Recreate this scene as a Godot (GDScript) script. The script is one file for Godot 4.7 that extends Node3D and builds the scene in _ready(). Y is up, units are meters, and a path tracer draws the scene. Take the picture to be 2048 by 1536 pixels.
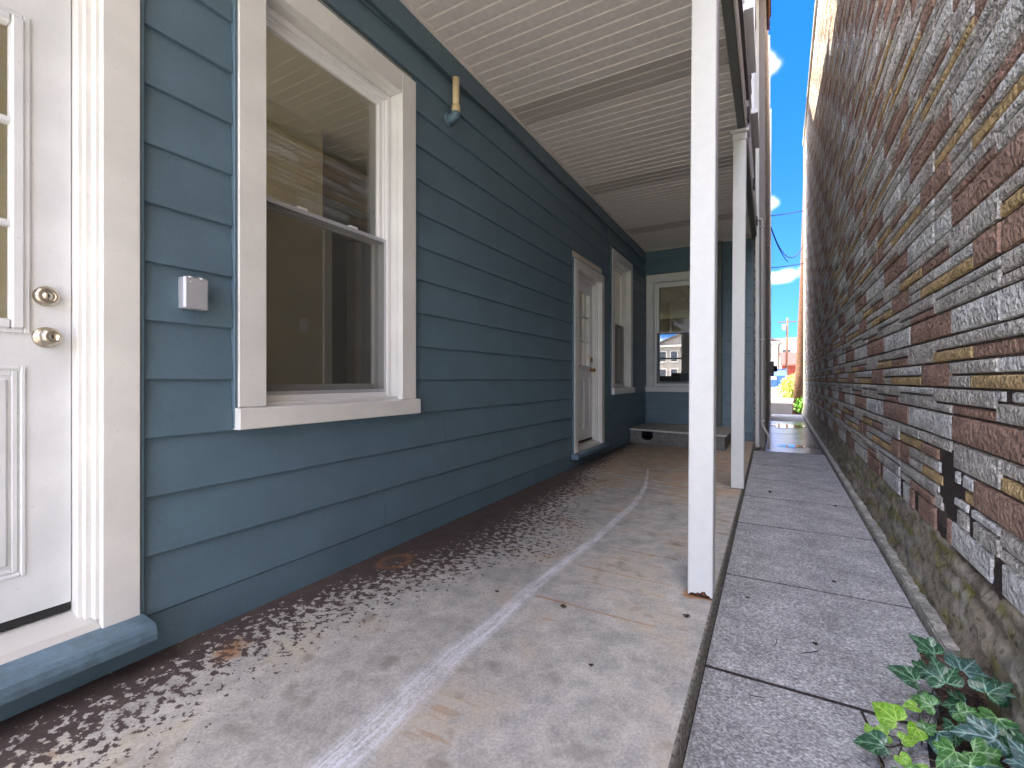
extends Node3D

var M := {}
var N := {}
var rng := RandomNumberGenerator.new()
var taken := {}

# ------------------------------------------------------------------ helpers
func S(smooth := false) -> SurfaceTool:
	var st := SurfaceTool.new()
	st.begin(Mesh.PRIMITIVE_TRIANGLES)
	st.set_smooth_group(0 if smooth else -1)
	return st

func tri(st: SurfaceTool, a: Vector3, b: Vector3, c: Vector3, out: Vector3) -> void:
	if (a - c).cross(a - b).dot(out) < 0.0:
		var t := b
		b = c
		c = t
	st.add_vertex(a)
	st.add_vertex(b)
	st.add_vertex(c)

func quad(st: SurfaceTool, a: Vector3, b: Vector3, c: Vector3, d: Vector3, out: Vector3) -> void:
	tri(st, a, b, c, out)
	tri(st, a, c, d, out)

func bx(st: SurfaceTool, lo: Vector3, hi: Vector3, ch := 0.0) -> void:
	# box, with chamfered edges when ch > 0
	var c := (lo + hi) * 0.5
	var h := (hi - lo).abs() * 0.5
	ch = minf(ch, minf(h.x, minf(h.y, h.z)) * 0.9)
	for ax in 3:
		var b := (ax + 1) % 3
		var d := (ax + 2) % 3
		for sg in [-1.0, 1.0]:
			var v := []
			for q in [[-1.0, -1.0], [1.0, -1.0], [1.0, 1.0], [-1.0, 1.0]]:
				var p := Vector3.ZERO
				p[ax] = sg * h[ax]
				p[b] = q[0] * (h[b] - ch)
				p[d] = q[1] * (h[d] - ch)
				v.append(c + p)
			var o := Vector3.ZERO
			o[ax] = sg
			quad(st, v[0], v[1], v[2], v[3], o)
	if ch <= 0.0:
		return
	for ax in 3:
		var b := (ax + 1) % 3
		var d := (ax + 2) % 3
		for s1 in [-1.0, 1.0]:
			for s2 in [-1.0, 1.0]:
				var v := []
				for e in [[-1.0, 0], [1.0, 0], [1.0, 1], [-1.0, 1]]:
					var p := Vector3.ZERO
					p[ax] = e[0] * (h[ax] - ch)
					p[b] = s1 * (h[b] - (ch if e[1] == 1 else 0.0))
					p[d] = s2 * (h[d] - (ch if e[1] == 0 else 0.0))
					v.append(c + p)
				var o := Vector3.ZERO
				o[b] = s1
				o[d] = s2
				quad(st, v[0], v[1], v[2], v[3], o)
	for sx in [-1.0, 1.0]:
		for sy in [-1.0, 1.0]:
			for sz in [-1.0, 1.0]:
				var s := Vector3(sx, sy, sz)
				var k := h - Vector3(ch, ch, ch)
				tri(st, c + Vector3(h.x, k.y, k.z) * s, c + Vector3(k.x, h.y, k.z) * s, c + Vector3(k.x, k.y, h.z) * s, s)

func prism(st: SurfaceTool, poly: PackedVector2Array, z0: float, z1: float, xf := Transform3D.IDENTITY) -> void:
	if Geometry2D.is_polygon_clockwise(poly):
		poly.reverse()
	var n := poly.size()
	var ix := Geometry2D.triangulate_polygon(poly)
	for zz in [z0, z1]:
		var o := xf.basis * Vector3(0, 0, -1.0 if zz == minf(z0, z1) else 1.0)
		for k in range(0, ix.size(), 3):
			tri(st, xf * Vector3(poly[ix[k]].x, poly[ix[k]].y, zz), xf * Vector3(poly[ix[k + 1]].x, poly[ix[k + 1]].y, zz), xf * Vector3(poly[ix[k + 2]].x, poly[ix[k + 2]].y, zz), o)
	for k in n:
		var a := poly[k]
		var b := poly[(k + 1) % n]
		var e := b - a
		var nn := xf.basis * Vector3(e.y, -e.x, 0)
		quad(st, xf * Vector3(a.x, a.y, z0), xf * Vector3(b.x, b.y, z0), xf * Vector3(b.x, b.y, z1), xf * Vector3(a.x, a.y, z1), nn)

func tube(st: SurfaceTool, pts: Array, r: float, sides := 10, caps := true, r2 := -1.0) -> void:
	if r2 < 0.0:
		r2 = r
	var rings := []
	var n := pts.size()
	var up := Vector3.UP
	for k in n:
		var t: Vector3 = (pts[mini(k + 1, n - 1)] - pts[maxi(k - 1, 0)]).normalized()
		if absf(t.dot(up)) > 0.95:
			up = Vector3.RIGHT if absf(t.x) < 0.9 else Vector3.FORWARD
		var a := t.cross(up).normalized()
		var b := t.cross(a).normalized()
		up = -b if k > 0 else up
		var ring := []
		var rr := lerpf(r, r2, float(k) / maxf(1.0, n - 1))
		for j in sides:
			var an := TAU * j / sides
			ring.append(pts[k] + (a * cos(an) + b * sin(an)) * rr)
		rings.append(ring)
		up = a.cross(t) if absf(a.cross(t).dot(t)) < 0.5 else up
	for k in n - 1:
		for j in sides:
			var j2 := (j + 1) % sides
			var o: Vector3 = (rings[k][j] + rings[k][j2]) * 0.5 - (pts[k] + pts[k + 1]) * 0.5
			quad(st, rings[k][j], rings[k][j2], rings[k + 1][j2], rings[k + 1][j], o)
	if caps:
		for j in range(1, sides - 1):
			tri(st, rings[0][0], rings[0][j], rings[0][j + 1], pts[0] - pts[1])
			tri(st, rings[n - 1][0], rings[n - 1][j], rings[n - 1][j + 1], pts[n - 1] - pts[n - 2])

func lathe(st: SurfaceTool, prof: Array, xf: Transform3D, sides := 24) -> void:
	# profile of (radius, height); height along local z
	for k in prof.size() - 1:
		for j in sides:
			var a0 := TAU * j / sides
			var a1 := TAU * (j + 1) / sides
			var p: Vector2 = prof[k]
			var q: Vector2 = prof[k + 1]
			var e := q - p
			var mid := Vector3(cos((a0 + a1) / 2) * e.y, sin((a0 + a1) / 2) * e.y, -e.x)
			quad(st, xf * Vector3(cos(a0) * p.x, sin(a0) * p.x, p.y), xf * Vector3(cos(a1) * p.x, sin(a1) * p.x, p.y), xf * Vector3(cos(a1) * q.x, sin(a1) * q.x, q.y), xf * Vector3(cos(a0) * q.x, sin(a0) * q.x, q.y), xf.basis * mid)

func numbered(n: String) -> String:
	taken[n] = int(taken.get(n, -1)) + 1
	return n if taken[n] == 0 else "%s_%03d" % [n, taken[n]]

func fin(st: SurfaceTool, called: String, mat: Material, parent: Node = null) -> MeshInstance3D:
	st.generate_normals()
	var o := MeshInstance3D.new()
	o.mesh = st.commit()
	o.mesh.surface_set_material(0, mat)
	o.name = called if parent else numbered(called)
	(parent if parent else self).add_child(o, true)
	return o

func inst(mesh: Mesh, called: String, parent: Node, at: Vector3) -> MeshInstance3D:
	var o := MeshInstance3D.new()
	o.mesh = mesh
	o.name = called
	parent.add_child(o, true)
	o.position = at
	return o

func base(called: String, xf := Transform3D.IDENTITY, parent: Node = null) -> Node3D:
	var o := Node3D.new()
	o.name = called if parent else numbered(called)
	(parent if parent else self).add_child(o, true)
	o.transform = xf
	return o

func tag(o: Node, label: String, category: String, group := "") -> void:
	o.set_meta("label", label)
	o.set_meta("category", category)
	if group:
		o.set_meta("group", group)

func structure(o: Node, label := "") -> Node:
	o.set_meta("kind", "structure")
	if label:
		o.set_meta("label", label)
	return o

# ------------------------------------------------------------------ textures
func nz(sd: int, freq: float, w: int, h: int, kind := FastNoiseLite.TYPE_SIMPLEX_SMOOTH, oct := 4, seamless := true, ret := FastNoiseLite.RETURN_DISTANCE) -> PackedByteArray:
	var f := FastNoiseLite.new()
	f.seed = sd
	f.frequency = freq
	f.noise_type = kind
	f.fractal_octaves = oct
	f.fractal_type = FastNoiseLite.FRACTAL_FBM if oct > 1 else FastNoiseLite.FRACTAL_NONE
	f.cellular_return_type = ret
	var im := f.get_seamless_image(w, h) if seamless else f.get_image(w, h)
	im.convert(Image.FORMAT_L8)
	return im.get_data()

func tex_from(w: int, h: int, data: PackedByteArray) -> ImageTexture:
	var im := Image.create_from_data(w, h, false, Image.FORMAT_RGB8, data)
	im.generate_mipmaps()
	return ImageTexture.create_from_image(im)

# layers: ["mul", noise, strength] or ["patch", noise, from, to, Color, opacity]; colours are sRGB
func layered(size: int, col: Color, layers: Array) -> ImageTexture:
	var n := size * size
	var R := PackedFloat32Array()
	R.resize(n)
	R.fill(col.r * 255.0)
	var G := PackedFloat32Array()
	G.resize(n)
	G.fill(col.g * 255.0)
	var B := PackedFloat32Array()
	B.resize(n)
	B.fill(col.b * 255.0)
	for l in layers:
		var by: PackedByteArray = N[size][l[1]]
		var lut := PackedFloat32Array()
		lut.resize(256)
		if l[0] == "mul":
			for v in 256:
				lut[v] = 1.0 + (v / 255.0 - 0.5) * 2.0 * l[2]
			for i in n:
				var k := lut[by[i]]
				R[i] *= k
				G[i] *= k
				B[i] *= k
		else:
			for v in 256:
				lut[v] = clampf((v / 255.0 - l[2]) / (l[3] - l[2]), 0.0, 1.0) * l[5]
			var pr: float = l[4].r * 255.0
			var pg: float = l[4].g * 255.0
			var pb: float = l[4].b * 255.0
			for i in n:
				var t := lut[by[i]]
				if t > 0.0:
					R[i] += (pr - R[i]) * t
					G[i] += (pg - G[i]) * t
					B[i] += (pb - B[i]) * t
	var out := PackedByteArray()
	out.resize(n * 3)
	var o := 0
	for i in n:
		out[o] = clampi(int(R[i]), 0, 255)
		out[o + 1] = clampi(int(G[i]), 0, 255)
		out[o + 2] = clampi(int(B[i]), 0, 255)
		o += 3
	return tex_from(size, size, out)

func normal_from(bytes: PackedByteArray, size: int, k: float) -> ImageTexture:
	var im := Image.create_from_data(size, size, false, Image.FORMAT_L8, bytes)
	im.convert(Image.FORMAT_RGBA8)
	im.bump_map_to_normal_map(k)
	im.generate_mipmaps()
	return ImageTexture.create_from_image(im)

func mat(called: String, col: Color, rough := 0.6, metal := 0.0) -> StandardMaterial3D:
	var m := StandardMaterial3D.new()
	m.albedo_color = col
	m.roughness = rough
	m.metallic = metal
	M[called] = m
	return m

func tmat(called: String, t: Texture2D, per_metre: float, rough := 0.7, normal: Texture2D = null, nk := 1.0) -> StandardMaterial3D:
	var m := mat(called, Color.WHITE, rough)
	m.albedo_texture = t
	m.uv1_triplanar = true
	m.uv1_world_triplanar = true
	m.uv1_scale = Vector3.ONE * per_metre
	if normal:
		m.normal_enabled = true
		m.normal_texture = normal
		m.normal_scale = nk
	return m

func rgb(r: int, g: int, b: int) -> Color:
	return Color8(r, g, b)

func materials() -> void:
	for sz in [256, 512]:
		N[sz] = {
			"fine": nz(1, 0.45, sz, sz, FastNoiseLite.TYPE_VALUE, 2), "fine2": nz(2, 0.25, sz, sz, FastNoiseLite.TYPE_VALUE, 2),
			"mid": nz(3, 0.03, sz, sz), "big": nz(4, 0.008, sz, sz), "cell": nz(5, 0.09, sz, sz, FastNoiseLite.TYPE_CELLULAR, 1),
			"fine3": nz(9, 0.2, sz, sz, FastNoiseLite.TYPE_VALUE, 2), "spots": nz(7, 0.05, sz, sz, FastNoiseLite.TYPE_SIMPLEX, 2),
		}
	var nfine := normal_from(N[512].fine2, 512, 1.2)
	# painted siding: fine orange-peel, faint dust and specks
	tmat("siding", layered(512, rgb(88, 111, 124), [["mul", "fine", 0.035], ["mul", "big", 0.045], ["patch", "spots", 0.92, 0.96, rgb(128, 146, 152), 0.25]]), 0.7, 0.42, nfine, 0.12)
	tmat("siding_worn", layered(256, rgb(88, 110, 124), [["mul", "fine", 0.05], ["mul", "big", 0.12], ["mul", "mid", 0.10], ["patch", "spots", 0.84, 0.9, rgb(56, 72, 82), 0.4]]), 2.6, 0.5, nfine, 0.2)
	tmat("white_paint", layered(256, rgb(218, 217, 212), [["mul", "fine", 0.012], ["mul", "big", 0.03], ["patch", "spots", 0.93, 0.97, rgb(168, 164, 156), 0.3]]), 1.6, 0.38, nfine, 0.05)
	tmat("door_paint", layered(256, rgb(213, 215, 216), [["mul", "fine", 0.012], ["mul", "big", 0.03], ["patch", "spots", 0.94, 0.98, rgb(150, 146, 138), 0.3]]), 1.8, 0.35, nfine, 0.06)
	tmat("post_paint", layered(256, rgb(206, 206, 203), [["mul", "fine", 0.012], ["mul", "mid", 0.012], ["patch", "spots", 0.92, 0.97, rgb(176, 172, 164), 0.35]]), 2.0, 0.4, nfine, 0.05)
	tmat("soffit", layered(256, rgb(218, 211, 204), [["mul", "fine", 0.015], ["mul", "mid", 0.04], ["patch", "spots", 0.92, 0.97, rgb(150, 138, 126), 0.4]]), 1.8, 0.45)
	tmat("vinyl_frame", layered(256, rgb(226, 226, 224), [["mul", "fine", 0.01]]), 2.0, 0.3)
	mat("dark_trim", rgb(96, 97, 93), 0.55)
	mat("screen_frame", rgb(176, 177, 182), 0.4, 0.35)
	tmat("rust", layered(256, rgb(96, 58, 34), [["mul", "fine", 0.3], ["mul", "mid", 0.5], ["patch", "spots", 0.45, 0.6, rgb(30, 22, 18), 0.9]]), 5.0, 0.95)
	mat("gasket", rgb(34, 34, 34), 0.8)
	mat("black", rgb(20, 20, 20), 0.7)
	mat("nickel", rgb(186, 176, 160), 0.28, 1.0)
	mat("brass", rgb(150, 122, 84), 0.3, 1.0)
	mat("cast_alu", rgb(178, 180, 184), 0.45, 0.35)
	mat("threshold", rgb(200, 198, 194), 0.45, 0.2)
	var gl := mat("glass", Color(0.5, 0.55, 0.5, 0.03), 0.0)
	gl.transparency = BaseMaterial3D.TRANSPARENCY_ALPHA
	gl.metallic_specular = 0.9
	var sc := mat("insect_screen", Color(0.22, 0.22, 0.21, 0.34), 0.9)
	sc.transparency = BaseMaterial3D.TRANSPARENCY_ALPHA
	tmat("tan_wall", layered(256, rgb(206, 198, 168), [["mul", "big", 0.03]]), 1.2, 0.8)
	tmat("cream_wall", layered(256, rgb(222, 212, 194), [["mul", "big", 0.03]]), 1.2, 0.8)
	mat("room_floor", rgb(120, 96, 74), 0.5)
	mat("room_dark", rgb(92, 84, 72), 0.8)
	# concrete
	var ncon := normal_from(N[512].fine, 512, 2.0)
	tmat("sidewalk", layered(512, rgb(160, 159, 158), [["mul", "fine", 0.36], ["mul", "fine2", 0.16], ["mul", "mid", 0.05], ["mul", "big", 0.10], ["patch", "spots", 0.66, 0.9, rgb(140, 134, 120), 0.3]]), 0.85, 0.85, ncon, 0.7)
	tmat("sidewalk_wet", layered(256, rgb(112, 113, 118), [["mul", "fine", 0.2], ["mul", "mid", 0.12], ["mul", "big", 0.2]]), 1.0, 0.1, ncon, 0.3)
	tmat("kerb", layered(256, rgb(150, 147, 138), [["mul", "fine", 0.2], ["mul", "mid", 0.12], ["mul", "big", 0.2], ["patch", "spots", 0.6, 0.85, rgb(96, 98, 74), 0.6]]), 2.2, 0.9, ncon, 0.6)
	tmat("concrete_edge", layered(256, rgb(132, 128, 118), [["mul", "fine", 0.2], ["mul", "mid", 0.25], ["patch", "spots", 0.55, 0.75, rgb(60, 58, 50), 0.7]]), 2.8, 0.9, ncon, 0.8)
	# facing stones: mineral granules on a cast, chiselled relief
	var rel := nz(8, 0.045, 512, 512, FastNoiseLite.TYPE_SIMPLEX_SMOOTH, 3)
	var nst2 := normal_from(rel, 512, 7.0)
	var defs := {
		"stone_grey": [rgb(172, 167, 160), rgb(100, 95, 90), rgb(222, 220, 216)],
		"stone_white": [rgb(194, 193, 190), rgb(108, 106, 104), rgb(230, 230, 230)],
		"stone_brown": [rgb(146, 117, 102), rgb(98, 74, 64), rgb(192, 168, 154)],
		"stone_gold": [rgb(178, 152, 108), rgb(130, 104, 66), rgb(206, 188, 152)],
	}
	for k in defs:
		var dd: Array = defs[k]
		var plain: bool = k == "stone_brown" or k == "stone_gold"
		tmat(k, layered(512, dd[0], [["mul", "mid", 0.10], ["mul", "fine", 0.12], ["patch", "fine3", 0.64, 0.8, dd[1], 0.35 if plain else 0.8], ["patch", "fine2", 0.62, 0.78, dd[2], 0.35 if plain else 0.85], ["mul", "big", 0.14]]), 1.2, 0.85, nst2, 1.5)
	tmat("stone_backing", layered(256, rgb(80, 66, 60), [["mul", "fine", 0.25], ["mul", "mid", 0.3]]), 3.0, 0.9)
	tmat("tar", layered(256, rgb(30, 28, 27), [["mul", "fine", 0.3], ["mul", "mid", 0.5], ["patch", "spots", 0.62, 0.72, rgb(92, 58, 44), 0.8]]), 4.8, 0.8, nst2, 0.6)
	tmat("parging", layered(256, rgb(226, 226, 224), [["mul", "fine", 0.12], ["mul", "mid", 0.12], ["patch", "spots", 0.74, 0.8, rgb(120, 112, 96), 0.6]]), 1.2, 0.95, nst2, 0.5)
	M.parging.vertex_color_use_as_albedo = true
	tmat("stucco_old", layered(256, rgb(168, 156, 132), [["mul", "fine", 0.2], ["mul", "mid", 0.2], ["patch", "spots", 0.5, 0.58, rgb(92, 72, 58), 0.85], ["patch", "mid", 0.6, 0.66, rgb(200, 192, 176), 0.8]]), 1.0, 0.9, nst2, 1.0)
	tmat("soil", layered(256, rgb(66, 52, 42), [["mul", "fine", 0.5], ["mul", "mid", 0.35], ["patch", "spots", 0.6, 0.66, rgb(122, 100, 80), 0.6]]), 3.2, 0.95, nst2, 1.5)
	tmat("old_wood", layered(256, rgb(150, 112, 86), [["mul", "fine", 0.15], ["mul", "mid", 0.3], ["patch", "spots", 0.65, 0.72, rgb(80, 52, 38), 0.8]]), 1.6, 0.8, nst2, 0.5)
	tmat("pole_wood", layered(256, rgb(98, 70, 54), [["mul", "fine", 0.15], ["mul", "mid", 0.3]]), 1.2, 0.85, nst2, 0.5)
	tmat("step_wood", layered(256, rgb(112, 110, 106), [["mul", "fine", 0.08], ["mul", "mid", 0.12], ["mul", "big", 0.15]]), 1.8, 0.6)
	tmat("step_top", layered(256, rgb(164, 158, 148), [["mul", "fine", 0.08], ["mul", "mid", 0.14], ["patch", "spots", 0.7, 0.78, rgb(104, 96, 86), 0.6]]), 1.8, 0.55)
	# far things
	tmat("grass_ground", layered(256, rgb(110, 128, 62), [["mul", "fine", 0.3], ["mul", "mid", 0.3]]), 1.0, 0.95)
	tmat("asphalt", layered(256, rgb(44, 43, 45), [["mul", "fine", 0.2], ["mul", "big", 0.1]]), 0.8, 0.85)
	tmat("lot", layered(256, rgb(178, 174, 164), [["mul", "fine", 0.08], ["mul", "big", 0.1]]), 0.6, 0.9)
	M.asphalt.metallic_specular = 0.05
	M.lot.metallic_specular = 0.15
	tmat("far_stone", layered(256, rgb(150, 146, 138), [["mul", "mid", 0.2], ["mul", "fine", 0.1]]), 0.8, 0.9)
	mat("far_roof", rgb(86, 84, 84), 0.8)
	mat("far_red", rgb(132, 44, 34), 0.7)
	mat("far_white", rgb(214, 210, 204), 0.7)
	mat("far_window", rgb(52, 58, 66), 0.15)
	mat("dumpster_blue", rgb(14, 66, 132), 0.45)
	mat("wire", rgb(34, 34, 36), 0.7)
	mat("cable_paint", rgb(52, 68, 76), 0.5)
	mat("grey_panel", rgb(128, 120, 116), 0.5)
	tmat("beige_siding", layered(256, rgb(206, 190, 168), [["mul", "fine", 0.03], ["mul", "big", 0.06]]), 1.4, 0.6)
	mat("pvc", rgb(196, 192, 186), 0.4)
	tmat("old_pvc", layered(256, rgb(214, 192, 148), [["mul", "mid", 0.08], ["patch", "spots", 0.72, 0.8, rgb(150, 116, 78), 0.6]]), 6.0, 0.45)
	mat("fixture", rgb(226, 224, 218), 0.5)
	mat("chair_cloth", rgb(46, 46, 48), 0.85)
	var w := mat("water", Color(0.12, 0.13, 0.14, 0.35), 0.0)
	w.transparency = BaseMaterial3D.TRANSPARENCY_ALPHA
	# perforated soffit strips: lozenge vents
	var pw := 128
	var pd := PackedByteArray()
	pd.resize(pw * pw * 3)
	for y in pw:
		for x in pw:
			var fx := fposmod(x / 16.0 + (0.5 if (y / 16) % 2 == 1 else 0.0), 1.0) - 0.5
			var fy := fposmod(y / 16.0, 1.0) - 0.5
			var hole := absf(fx) * 1.15 + absf(fy) * 1.7 < 0.46
			var c := rgb(44, 41, 38) if hole else rgb(206, 198, 190)
			var i := (y * pw + x) * 3
			pd[i] = c.r8
			pd[i + 1] = c.g8
			pd[i + 2] = c.b8
	tmat("soffit_vent", tex_from(pw, pw, pd), 9.0, 0.5)

# peeling paint, chalk sweep, rust and grime on the porch slab
func porch_texture(w: int, h: int, x0: float, x1: float, z0: float, z1: float) -> ImageTexture:
	var mx := (x1 - x0) / w
	var mz := (z1 - z0) / h
	var flake := FastNoiseLite.new()
	flake.seed = 31
	flake.noise_type = FastNoiseLite.TYPE_SIMPLEX
	flake.frequency = 19.0
	flake.fractal_octaves = 5
	flake.fractal_gain = 0.68
	var lowf := FastNoiseLite.new()
	lowf.seed = 12
	lowf.frequency = 1.5
	lowf.fractal_octaves = 4
	var midf := FastNoiseLite.new()
	midf.seed = 13
	midf.frequency = 7.0
	midf.fractal_octaves = 5
	var gr := FastNoiseLite.new()
	gr.seed = 14
	gr.noise_type = FastNoiseLite.TYPE_VALUE
	gr.frequency = 190.0
	gr.fractal_octaves = 2
	var streak := FastNoiseLite.new()
	streak.seed = 15
	streak.frequency = 1.0
	streak.fractal_octaves = 3
	# distance from the wall at which the paint gives out: solid, ragged
	var pz := [-0.2, -0.6, -0.75, -1.18, -1.63, -2.04, -2.5, -3.0, -3.6, -4.4, -5.4, -7.0, -8.6]
	var solid := [0.12, 0.16, 0.16, 0.07, 0.16, 0.24, 0.42, 0.40, 0.36, 0.30, 0.2, 0.08, 0.05]
	var outer := [0.40, 0.50, 0.48, 0.44, 0.60, 0.74, 0.92, 0.9, 0.66, 0.54, 0.42, 0.3, 0.2]
	var chz := [0.3, -0.83, -0.97, -1.18, -1.37, -1.64, -1.95, -2.3, -2.83, -3.76, -4.4, -5.4]
	var chx := [-0.995, -0.995, -0.991, -1.006, -1.014, -1.001, -1.01, -0.997, -0.97, -0.963, -1.029, -1.223]
	var chw := [0.07, 0.068, 0.062, 0.06, 0.052, 0.042, 0.036, 0.034, 0.032, 0.028, 0.022, 0.008]
	var rust := [[-1.931, -0.96, -0.40, 0.006], [-2.71, -0.86, -0.45, 0.004], [-2.36, -0.9, -0.42, 0.004], [-2.195, -0.84, -0.5, 0.003], [-2.56, -0.8, -0.5, 0.003], [-3.1, -0.9, -0.4, 0.004], [-3.9, -1.1, -0.35, 0.005], [-4.6, -1.2, -0.35, 0.004]]
	var out := PackedByteArray()
	out.resize(w * h * 3)
	for j in h:
		var z := z0 + (j + 0.5) * mz
		var ps := curve(pz, solid, z)
		var po := curve(pz, outer, z)
		var cx := curve(chz, chx, z) + 0.004 * midf.get_noise_2d(z * 3.0, 7.0)
		var cw := curve(chz, chw, z) if z > -5.3 else 0.0
		var brown := clampf((-z - 2.6) / 3.0, 0.0, 1.0)
		for i in w:
			var x := x0 + (i + 0.5) * mx
			var dw := x + 2.0
			var lo := lowf.get_noise_2d(x, z)
			var mi := midf.get_noise_2d(x, z)
			var g := gr.get_noise_2d(x, z)
			var st := streak.get_noise_2d(x * 2.2, z * 22.0)
			# bare concrete with streaky remains of a brown film at the far end
			var k := 1.0 + 0.12 * lo + 0.16 * mi + 0.13 * g
			var r := 176.0 * k
			var gg := 172.0 * k
			var b := 164.0 * k
			var tan_t := clampf((st * 1.3 + lo * 0.9 + mi * 0.5 + brown * 1.6 - 0.85) * 1.6, 0.0, 0.8)
			r = lerpf(r, 158.0 * k, tan_t)
			gg = lerpf(gg, 132.0 * k, tan_t)
			b = lerpf(b, 108.0 * k, tan_t)
			var warm := clampf((lo - 0.12) * 2.2, 0.0, 0.4) * clampf(mi + 0.6, 0.0, 1.0)
			r = lerpf(r, 168.0, warm)
			gg = lerpf(gg, 150.0, warm)
			b = lerpf(b, 122.0, warm)
			# dark grime blotches
			var gm := clampf((mi * 0.7 + midf.get_noise_2d(x * 0.5 + 9.0, z * 0.5) * 0.8 - 0.22) * 0.9, 0.0, 0.5)
			r = lerpf(r, 96.0, gm)
			gg = lerpf(gg, 90.0, gm)
			b = lerpf(b, 82.0, gm)
			# paint flakes
			var f := flake.get_noise_2d(x * 0.8, z)
			var need := -0.75 if dw < ps * 0.6 else lerpf(-0.62, 0.46, pow(clampf((dw - ps * 0.6) / (po - ps * 0.6), 0.0, 1.0), 0.8))
			if dw > po:
				need = 0.48 + (dw - po) * 1.4
			if z < -4.6:
				need += 0.12
			var fv := f + 0.25 * lo - need
			if fv > 0.0:
				var pk := 1.0 + 0.18 * mi + 0.10 * g
				r = 74.0 * pk
				gg = 62.0 * pk
				b = 59.0 * pk
			elif fv > -0.06 and dw < po:
				r = lerpf(r, 198.0, 0.5)
				gg = lerpf(gg, 198.0, 0.5)
				b = lerpf(b, 194.0, 0.5)
			if dw < 0.012 + 0.008 * mi and z > -1.0:
				r = 206.0
				gg = 204.0
				b = 198.0
			# rust ring and rust blooms
			var rd := Vector2(x + 1.82, (z + 1.914) * 0.8).length()
			var ra := clampf(1.0 - absf(rd - 0.075 - 0.02 * mi) / 0.035, 0.0, 1.0) * 0.6
			var rb := clampf(1.2 - Vector2((x + 1.765) * 1.2, z + 0.985).length() / 0.075 + mi * 0.9, 0.0, 1.0) * 0.75
			if fv > 0.0 and rb > ra:
				rb *= 0.25
			var rr := maxf(ra, rb)
			for q in rust:
				if absf(z - q[0]) < 0.02 and x > q[1] and x < q[2]:
					var zc: float = q[0] + 0.004 * sin(x * 9.0)
					rr = maxf(rr, clampf(1.3 - absf(z - zc) / q[3], 0.0, 1.0) * (0.45 + 0.5 * mi + 0.3 * clampf(1.0 - absf(x - q[1]) * 2.0, 0.0, 1.0)))
			# bleed round the foot of the post
			if z > -2.5 and z < -2.16 and x > -0.5:
				rr = maxf(rr, clampf(0.85 - Vector2(maxf(absf(x + 0.284) - 0.055, 0.0), maxf(absf(z + 2.34) - 0.055, 0.0)).length() / 0.03 + mi * 0.7, 0.0, 0.8))
			rr = clampf(rr, 0.0, 0.85)
			r = lerpf(r, 158.0, rr)
			gg = lerpf(gg, 104.0, rr)
			b = lerpf(b, 62.0, rr)
			# chalk sweep
			if cw > 0.0:
				var cd := absf(x - cx) / cw
				if cd < 1.25:
					var sweep := 0.55 + 0.55 * streak.get_noise_2d((x - cx) * 230.0, z * 1.4) + 0.4 * streak.get_noise_2d((x - cx) * 50.0 + 40.0, z * 2.2) + 0.3 * mi + 0.3 * g
					var ct := clampf((1.2 - cd) * 1.6, 0.0, 1.0) * clampf(sweep, 0.12, 0.9)
					r = lerpf(r, 226.0, ct)
					gg = lerpf(gg, 226.0, ct)
					b = lerpf(b, 230.0, ct)
			var o := (j * w + i) * 3
			out[o] = int(clampf(r, 0, 255))
			out[o + 1] = int(clampf(gg, 0, 255))
			out[o + 2] = int(clampf(b, 0, 255))
	return tex_from(w, h, out)

func curve(xs: Array, ys: Array, x: float) -> float:
	if x >= xs[0]:
		return ys[0]
	for k in xs.size() - 1:
		if x >= xs[k + 1]:
			return lerpf(ys[k], ys[k + 1], (x - xs[k]) / (xs[k + 1] - xs[k]))
	return ys[ys.size() - 1]

# ------------------------------------------------------------------ camera and light
func camera_and_light() -> void:
	var cam := Camera3D.new()
	cam.name = "camera"
	add_child(cam)
	cam.position = Vector3(0, 1.11, 0)
	cam.rotation.y = deg_to_rad(29.287)
	cam.projection = Camera3D.PROJECTION_FRUSTUM
	cam.near = 0.05
	cam.far = 600.0
	cam.size = 2.0 * 0.05 * 768.0 / 920.0
	cam.frustum_offset = Vector2(0, -8.0 / 920.0 * 0.05)
	cam.current = true
	var we := WorldEnvironment.new()
	we.name = "environment"
	var e := Environment.new()
	e.background_mode = Environment.BG_SKY
	var sm := ProceduralSkyMaterial.new()
	sm.sky_top_color = Color(0.055, 0.24, 0.55)
	sm.sky_horizon_color = Color(0.26, 0.46, 0.64)
	sm.sky_curve = 0.12
	sm.ground_bottom_color = Color(0.35, 0.34, 0.32)
	sm.ground_horizon_color = Color(0.55, 0.6, 0.62)
	sm.sky_energy_multiplier = 1.0
	sm.sky_cover = clouds()
	sm.sky_cover_modulate = Color(1.9, 1.83, 1.74, 1)
	var sk := Sky.new()
	sk.sky_material = sm
	e.sky = sk
	e.tonemap_mode = Environment.TONE_MAPPER_LINEAR
	e.tonemap_exposure = 7.6
	e.sdfgi_enabled = true
	e.ssao_enabled = true
	e.ssil_enabled = true
	we.environment = e
	add_child(we)
	var sun := DirectionalLight3D.new()
	sun.name = "sun"
	sun.light_energy = 1.25
	sun.light_angular_distance = 0.5
	sun.light_color = Color(1.0, 0.95, 0.87)
	sun.shadow_enabled = true
	add_child(sun)
	sun.look_at_from_position(Vector3.ZERO, Vector3(0.45, -0.88, -0.15), Vector3.UP)

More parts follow.
